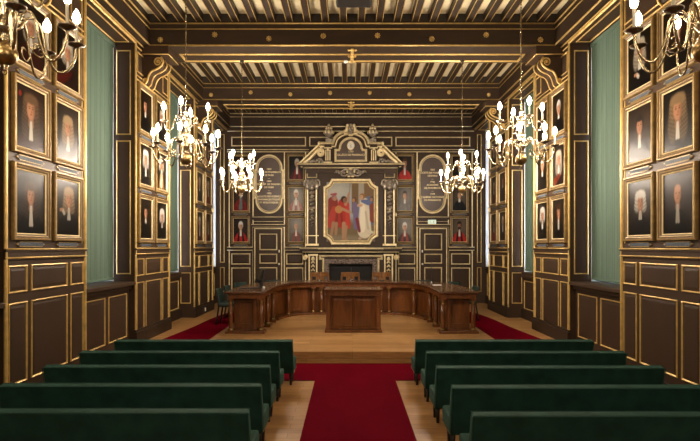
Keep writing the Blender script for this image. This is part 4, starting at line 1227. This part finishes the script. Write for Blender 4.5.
# ------------------------------------------------------------------ chairs
def green_chair(label, loc, rz):
    t = thing('green_chair', label, 'chair', loc, rz, 'green chairs round the horseshoe table')
    m = MB('chair_green'); m.box(-.23, -.23, .40, .23, .23, .49); m.build('seat', t, bevel=.03, seg=3)
    m = MB('chair_green'); vs = []
    for i in range(9):
        a = -1 + 2 * i / 8
        for (dy, z) in ((.20, .47), (.265, .80)):
            for th in (0, .055): vs.append(V(a * .22, dy + th - .05 * a * a, z))
    fs = []
    for i in range(8):
        o_ = 4 * i; fs += [(o_, o_ + 4, o_ + 6, o_ + 2), (o_ + 1, o_ + 3, o_ + 7, o_ + 5), (o_ + 2, o_ + 6, o_ + 7, o_ + 3), (o_, o_ + 1, o_ + 5, o_ + 4)]
    fs += [(0, 2, 3, 1), (32, 33, 35, 34)]
    m.add(vs, fs); m.build('backrest', t, bevel=.018, seg=3)
    for sx_ in (-1, 1):
        m = MB('black_leg'); m.tube([(sx_ * .20, -.20, .41), (sx_ * .205, -.21, 0)], [.022, .016], 8); m.build('leg', t)
        m = MB('black_leg'); m.tube(smoothpath([(sx_ * .20, .22, .50), (sx_ * .20, .21, .38), (sx_ * .205, .27, 0)], 4), .018, 8); m.build('leg', t)
    return t
gc = green_chair('green chair nearest the camera at the left wing of the horseshoe table', (-2.76, 12.25, STAGE + .0095), PI / 2)
for lab, x, y, rz in (
    ('green chair second from the camera at the left wing of the horseshoe table', -2.80, 13.2, PI / 2),
    ('green chair at the left rear curve of the horseshoe table, its back behind the monitor', -2.78, 14.35, math.radians(55)),
    ('green chair at the rear left of the horseshoe table in front of the left door', -2.12, 15.15, math.radians(22)),
    ('green chair at the right wing of the horseshoe table, only its back corner showing', 2.72, 12.9, -PI / 2),
    ('green chair at the right rear curve of the horseshoe table beyond the white card', 2.58, 14.4, math.radians(-55)),
    ('green chair at the rear right of the horseshoe table in front of the right door', 2.0, 15.15, math.radians(-22))):
    dup(gc, lab, (x, y, STAGE + .0095), rz)
def wood_chair(label, x):
    t = thing('wooden_armchair', label, 'chair', (x, 15.25, STAGE), 0, 'wooden armchairs behind the table')
    m = MB('chair_green'); m.box(-.25, -.25, .42, .25, .22, .50); m.build('seat', t, bevel=.02)
    m = MB('chair_wood'); m.box(-.27, -.27, .36, .27, .24, .42); m.build('seat_rail', t, bevel=.008)
    # curved top rail with cut-out ends
    m = MB('chair_wood')
    def arc(r0, r1, z0, z1, a0, a1, n=14):
        vs = []; fs = []
        for i in range(n + 1):
            a = a0 + (a1 - a0) * i / n
            for r, z in ((r0, z0), (r1, z0), (r1, z1), (r0, z1)): vs.append(V(r * math.sin(a), -.02 + r * math.cos(a), z))
        for i in range(n):
            for q in range(4): fs.append((4 * i + q, 4 * i + (q + 1) % 4, 4 * i + 4 + (q + 1) % 4, 4 * i + 4 + q))
        fs += [(0, 1, 2, 3), (4 * n, 4 * n + 3, 4 * n + 2, 4 * n + 1)]
        m.add(vs, fs)
    arc(.265, .295, .90, 1.03, -1.15, 1.15); m.build('top_rail', t, bevel=.012)
    m = MB('chair_wood'); arc(.268, .29, .50, .90, -.42, .42); m.build('back_splat', t)
    for e in (-1, 1):
        m = MB('chair_wood'); a = 1.08 * e
        m.tube(smoothpath([(.28 * math.sin(a), -.02 + .28 * math.cos(a), .93), (.27 * e, .1, .66), (.27 * e, -.02, .64), (.27 * e, -.24, .64)], 4), .02, 8); m.build('armrest', t)
        m = MB('chair_wood'); m.tube([(.27 * e, -.22, .65), (.25 * e, -.24, .40), (.25 * e, -.25, 0)], [.018, .024, .018], 8); m.build('leg', t)
        m = MB('chair_wood'); m.tube([(.24 * e, .21, .95), (.24 * e, .21, .40), (.25 * e, .26, 0)], [.018, .024, .018], 8); m.build('leg', t)
    return t
wc = wood_chair('curved-back wooden armchair at the middle of the table before the fireplace', -.02)
dup(wc, 'curved-back wooden armchair left of the fireplace opening behind the table', (-.88, 15.25, STAGE), .05)
dup(wc, 'curved-back wooden armchair right of the fireplace opening behind the table', (.86, 15.25, STAGE), -.05)

# ------------------------------------------------------------------ benches
def bench():
    t = thing('bench', 'x', 'bench', (0, 0, 0), 0, 'green velvet benches')
    HX = 1.235
    m = MB('velvet'); m.prism([(.10, .17), (0, .642), (.085, .657), (.19, .34), (.20, .17)], V(-HX, 0, 0), Y, Z, X, 2 * HX); m.build('backrest', t, bevel=.02, seg=3)
    m = MB('velvet'); m.prism([(.13, .17), (.51, .17), (.525, .31), (.50, .345), (.13, .33)], V(-HX - .004, 0, 0), Y, Z, X, 2 * HX + .008); m.build('seat', t, bevel=.02, seg=3)
    m = MB('velvet_seam')
    m.tube([(-HX, .004, .639), (HX, .004, .639)], .006, 6); m.tube([(-HX, .082, .653), (HX, .082, .653)], .005, 6)
    for e in (-1, 1): m.tube([(e * HX, .004, .639), (e * HX, .10, .18)], .005, 6)
    m.build('piping', t)
    for e in (-1, 1):
        m = MB('aged_brass')
        for q in range(15): m.ball((e * (HX + .004), .115 + q * .028, .185), (.004, .007, .007), 6, 4)
        m.build('nail_trim', t)
    for e in (-1, -.33, .33, 1):
        for yy in (.17, .365):
            m = MB('black_leg'); x = e * (HX - .04)
            m.tube([(x, yy, .175), (x, yy, 0)], [.026, .017], 8); m.build('leg', t)
    return t
ORD = ['front', 'second', 'third', 'fourth', 'last']
b0 = bench()
POS = ['nearest the camera, cut off by the picture bottom', 'second from the camera', 'third from the camera, the middle one', 'fourth from the camera', 'farthest from the camera, next to the platform step']
for si, (s, nm) in enumerate(((-1, 'left'), (1, 'right'))):
    for i in range(5):
        o = b0 if (si == 0 and i == 0) else dup(b0)
        o['label'] = 'green velvet bench %s of the carpet, %s' % (nm, POS[i])
        o.location = (s * 2.125 + ((.03, 0, -.035, -.04, .045) if s < 0 else (.0, 0, -.01, 0, -.03))[i], (4.25 + .805 * i) if s < 0 else (4.17 + .825 * i), 0)

# ------------------------------------------------------------------ carpets
def flat(pts, z, name, label, h=.012):
    m = MB('carpet'); m.prism(pts, V(0, 0, z), X, Y, Z, h)
    return tag(m.build(name, bevel=.004), label, 'carpet', 'red carpets')
flat([(-.56, -1.0), (.615, -1.0), (.615, 7.87), (3.6, 7.87), (3.6, 9.0), (-3.6, 9.0), (-3.6, 7.87), (-.56, 7.87)], .001, 'carpet', 'crimson carpet running down the aisle between the benches up to the step')
for s, nm in ((-1, 'left'), (1, 'right')):
    o_ = [(p[0], p[1]) for p in smoothpath([(3.70, 9.1), (3.58, 10.3), (3.46, 11.8), (3.42, 13.0), (3.28, 14.2), (2.9, 15.1), (2.2, 15.7)], 5)]
    i_ = [(p[0], p[1]) for p in smoothpath([(2.68, 9.1), (2.70, 10.3), (2.72, 11.8), (2.70, 13.0), (2.55, 14.0), (2.1, 14.7), (1.6, 15.1)], 5)]
    pts = [(s * x, y) for x, y in o_ + i_[::-1]]
    if s > 0: pts = pts[::-1]
    flat(pts, STAGE + .001, 'carpet', 'crimson carpet strip along the %s side of the horseshoe table' % nm, .008)

# ------------------------------------------------------------------ chandeliers
def chandelier(label, x, y, zb, a0, a1, top, bulb):
    """zb = centre of the ball"""
    t = thing('chandelier', label, 'chandelier', (x, y, zb), 0, 'brass candle chandeliers')
    m = MB('aged_brass'); prof = [(.001, -.075)] + [(.076 * math.cos(a), .076 * math.sin(a)) for a in [(-80 + 16 * i) * PI / 180 for i in range(11)]] + [(.001, .076)]
    m.lathe(prof, (0, 0, 0), 22); m.build('ball', t)
    m = MB('brass'); m.lathe([(.001, -.11), (.012, -.105), (.016, -.095), (.008, -.085), (.02, -.072), (.014, -.066)], (0, 0, 0), 12); m.tube([(.013 * math.cos(q), 0, -.118 + .013 * math.sin(q)) for q in [2 * PI * i / 12 for i in range(12)]], .004, 6, True); m.build('finial', t)
    m = MB('brass'); m.lathe([(.03, .066), (.045, .08), (.028, .10), (.04, .13), (.06, .155), (.06, .185), (.035, .21), (.028, .25), (.05, .30), (.055, .33), (.03, .37), (.022, .42), (.035, .46), (.05, .49), (.05, .525), (.028, .55), (.018, .59), (.03, .615), (.014, .64), (.006, .66)], (0, 0, 0), 18)
    m.build('stem', t)
    # arms
    def arm(mesh_key, ang):
        R, zc, st, pk, dip = (.415, .15, .165, .27, -.045) if mesh_key == 'low' else (.285, .50, .51, .57, .385)
        if mesh_key == 'low':
            pts = [(.05, 0, st), (.085, 0, st + .02), (.12, 0, pk - .02), (.165, 0, pk - .01), (.205, 0, pk - .07), (.235, 0, .06), (.29, 0, dip), (.355, 0, dip + .01), (.405, 0, .06), (R, 0, zc)]
            curls = [[(.11, 0, .235), (.075, 0, .26), (.07, 0, .22), (.10, 0, .205)], [(.235, 0, .06), (.20, 0, .02), (.155, 0, .05), (.165, 0, .10), (.195, 0, .09)]]
        else:
            pts = [(.04, 0, st), (.075, 0, pk - .01), (.115, 0, pk), (.15, 0, pk - .06), (.175, 0, dip + .03), (.215, 0, dip), (.26, 0, dip + .03), (R, 0, zc)]
            curls = [[(.15, 0, pk - .06), (.115, 0, pk - .10), (.09, 0, pk - .06), (.11, 0, pk - .035)]]
        Rz = Matrix.Rotation(ang, 4, 'Z')
        m = MB('brass'); m.tube([Rz @ Vector(p) for p in smoothpath(pts, 5)], .0085, 8)
        for c in curls: m.tube([Rz @ Vector(p) for p in smoothpath(c, 4)], .006, 6)
        ao = m.build('arm', t)
        c = Rz @ V(R, 0, zc)
        m = MB('pan_metal'); m.lathe([(.012, -.02), (.02, -.008), (.05, .0), (.056, .010), (.052, .012), (.02, .004), (.014, .004)], c, 18); m.build('drip_pan', ao)
        m = MB('candle_white'); m.lathe([(.014, .004), (.016, .02), (.0105, .025), (.0105, .145), (.009, .15)], c, 12); m.build('candle', ao)
        m = MB(bulb); m.lathe([(.009, .148), (.020, .163), (.026, .185), (.023, .210), (.011, .235), (.002, .250)], c, 12); m.build('bulb', ao)
    for q in range(8): arm('low', -math.radians(a0 + 45 * q))
    for q in range(4): arm('up', -math.radians(a1 + 90 * q))
    # chain
    m = MB('brass'); z = .655; i = 0; L = .042; end = top - zb
    while z < end - .03:
        pts = []
        for q in range(10):
            a = 2 * PI * q / 10; h_ = .011 * math.cos(a); vv = (L / 2 + .004) * math.sin(a)
            pts.append((h_ if i % 2 else 0, 0 if i % 2 else h_, z + L / 2 + vv))
        m.tube(pts, .0032, 5, True); z += L * .86; i += 1
    m.build('chain', t)
    m = MB('black_plastic'); m.lathe([(.045, end), (.045, end - .012), (.02, end - .03), (.008, end - .05)], (0, 0, 0), 14); m.build('ceiling_hook', t)
    return t
for lab, x, y, zb, a0, a1 in (
    ('large brass candle chandelier cut off by the left picture edge, nearest', -2.24, 3.41, 3.17, 5, 20),
    ('large brass candle chandelier cut off by the right picture edge, nearest', 2.18, 3.41, 3.19, 10, 30),
    ('added brass chandelier behind the viewpoint on the left, out of the picture', -2.20, -.27, 3.15, 10, 20),  # pair added out of view to light the bench backs and step riser
    ('added brass chandelier behind the viewpoint on the right, out of the picture', 2.20, -.27, 3.15, 10, 20),
    ('lit brass chandelier in front of the left portraits, second in its row', -2.205, 7.09, 3.10, -7, -5),
    ('lit brass chandelier in front of the right portraits, second in its row', 2.195, 7.09, 3.10, 20, -3),
    ('lit brass chandelier hanging before the left end of the far wall, farthest', -2.20, 10.79, 3.10, 15, 25),
    ('lit brass chandelier hanging before the right end of the far wall, farthest', 2.20, 10.79, 3.10, 8, 18)):
    chandelier(lab, x, y, zb, a0, a1, BZ0, 'bulb_glow' if y < 0 else 'bulb_dim' if y < 5 else 'bulb_glow' if y < 9 else 'bulb_bright')

# ------------------------------------------------------------------ ceiling fittings, sockets
pj = thing('projector', 'black projector box hanging under the ceiling at the top of the picture', 'projector', (.02, 8.6, 5.86))
m = MB('black_plastic'); m.box(-.29, -.25, 0, .29, .25, .16); m.build('housing', pj, bevel=.035, seg=4)
m = MB('black_plastic'); m.tube([(0, 0, .15), (0, 0, CEIL - 5.86)], .03, 10); m.box(-.08, -.08, CEIL - 5.89, .08, .08, CEIL - 5.86); m.build('mount', pj)
m = MB('screen_glass'); m.lathe([(.001, 0), (.05, 0), (.05, .03), (.04, .03), (.035, .012), (.001, .012)], (0, 0, 0), 18, True, Matrix.Translation((-.12, -.249, .08)) @ Matrix.Rotation(PI / 2, 4, 'X')); m.build('lens', pj)
m = MB('white_plastic'); m.ball((.1, -.252, .07), .008); m.build('indicator', pj)
m = MB('white_plastic'); m.lathe([(.05, 0), (.05, -.02), (.035, -.035), (.001, -.037)], (0, 0, 0), 16)
o = m.build('smoke_detector', loc=(-.12, 10.80, BZ0)); tag(o, 'small white smoke detector under the nearer ceiling beam', 'detector')
sk = MB('white_plastic'); sk.box(-.05, 0, 0, .012, .09, .09); o = sk.build('wall_socket', loc=(-WX + .052, 14.2, STAGE + .06), bevel=.006); tag(o, 'small white wall socket on the skirting near the left green chairs', 'socket')

# ------------------------------------------------------------------ world, camera, view
wd = bpy.data.worlds.new('sky'); SC.world = wd; wd.use_nodes = True
bgn = wd.node_tree.nodes['Background']; bgn.inputs['Color'].default_value = (.62, .76, 1.0, 1); bgn.inputs['Strength'].default_value = 34.0

cam = bpy.data.cameras.new('camera'); co = bpy.data.objects.new('camera', cam); COL.objects.link(co)
co.location = (-.07, 0, 1.95); co.rotation_euler = (PI / 2, 0, 0)
cam.sensor_width = 36; cam.lens = 36 * 540 / 700; cam.clip_start = .05
cam.shift_x = 1.5 / 700; cam.shift_y = 26.5 / 700
SC.camera = co
vs_ = SC.view_settings
vs_.view_transform = 'Standard'; vs_.look = 'None'; vs_.gamma = 1; vs_.use_curve_mapping = False; vs_.exposure = EXPOSURE
SC.cycles.use_denoising = True
SC.cycles.max_bounces = 8; SC.cycles.diffuse_bounces = 5; SC.cycles.sample_clamp_indirect = 6
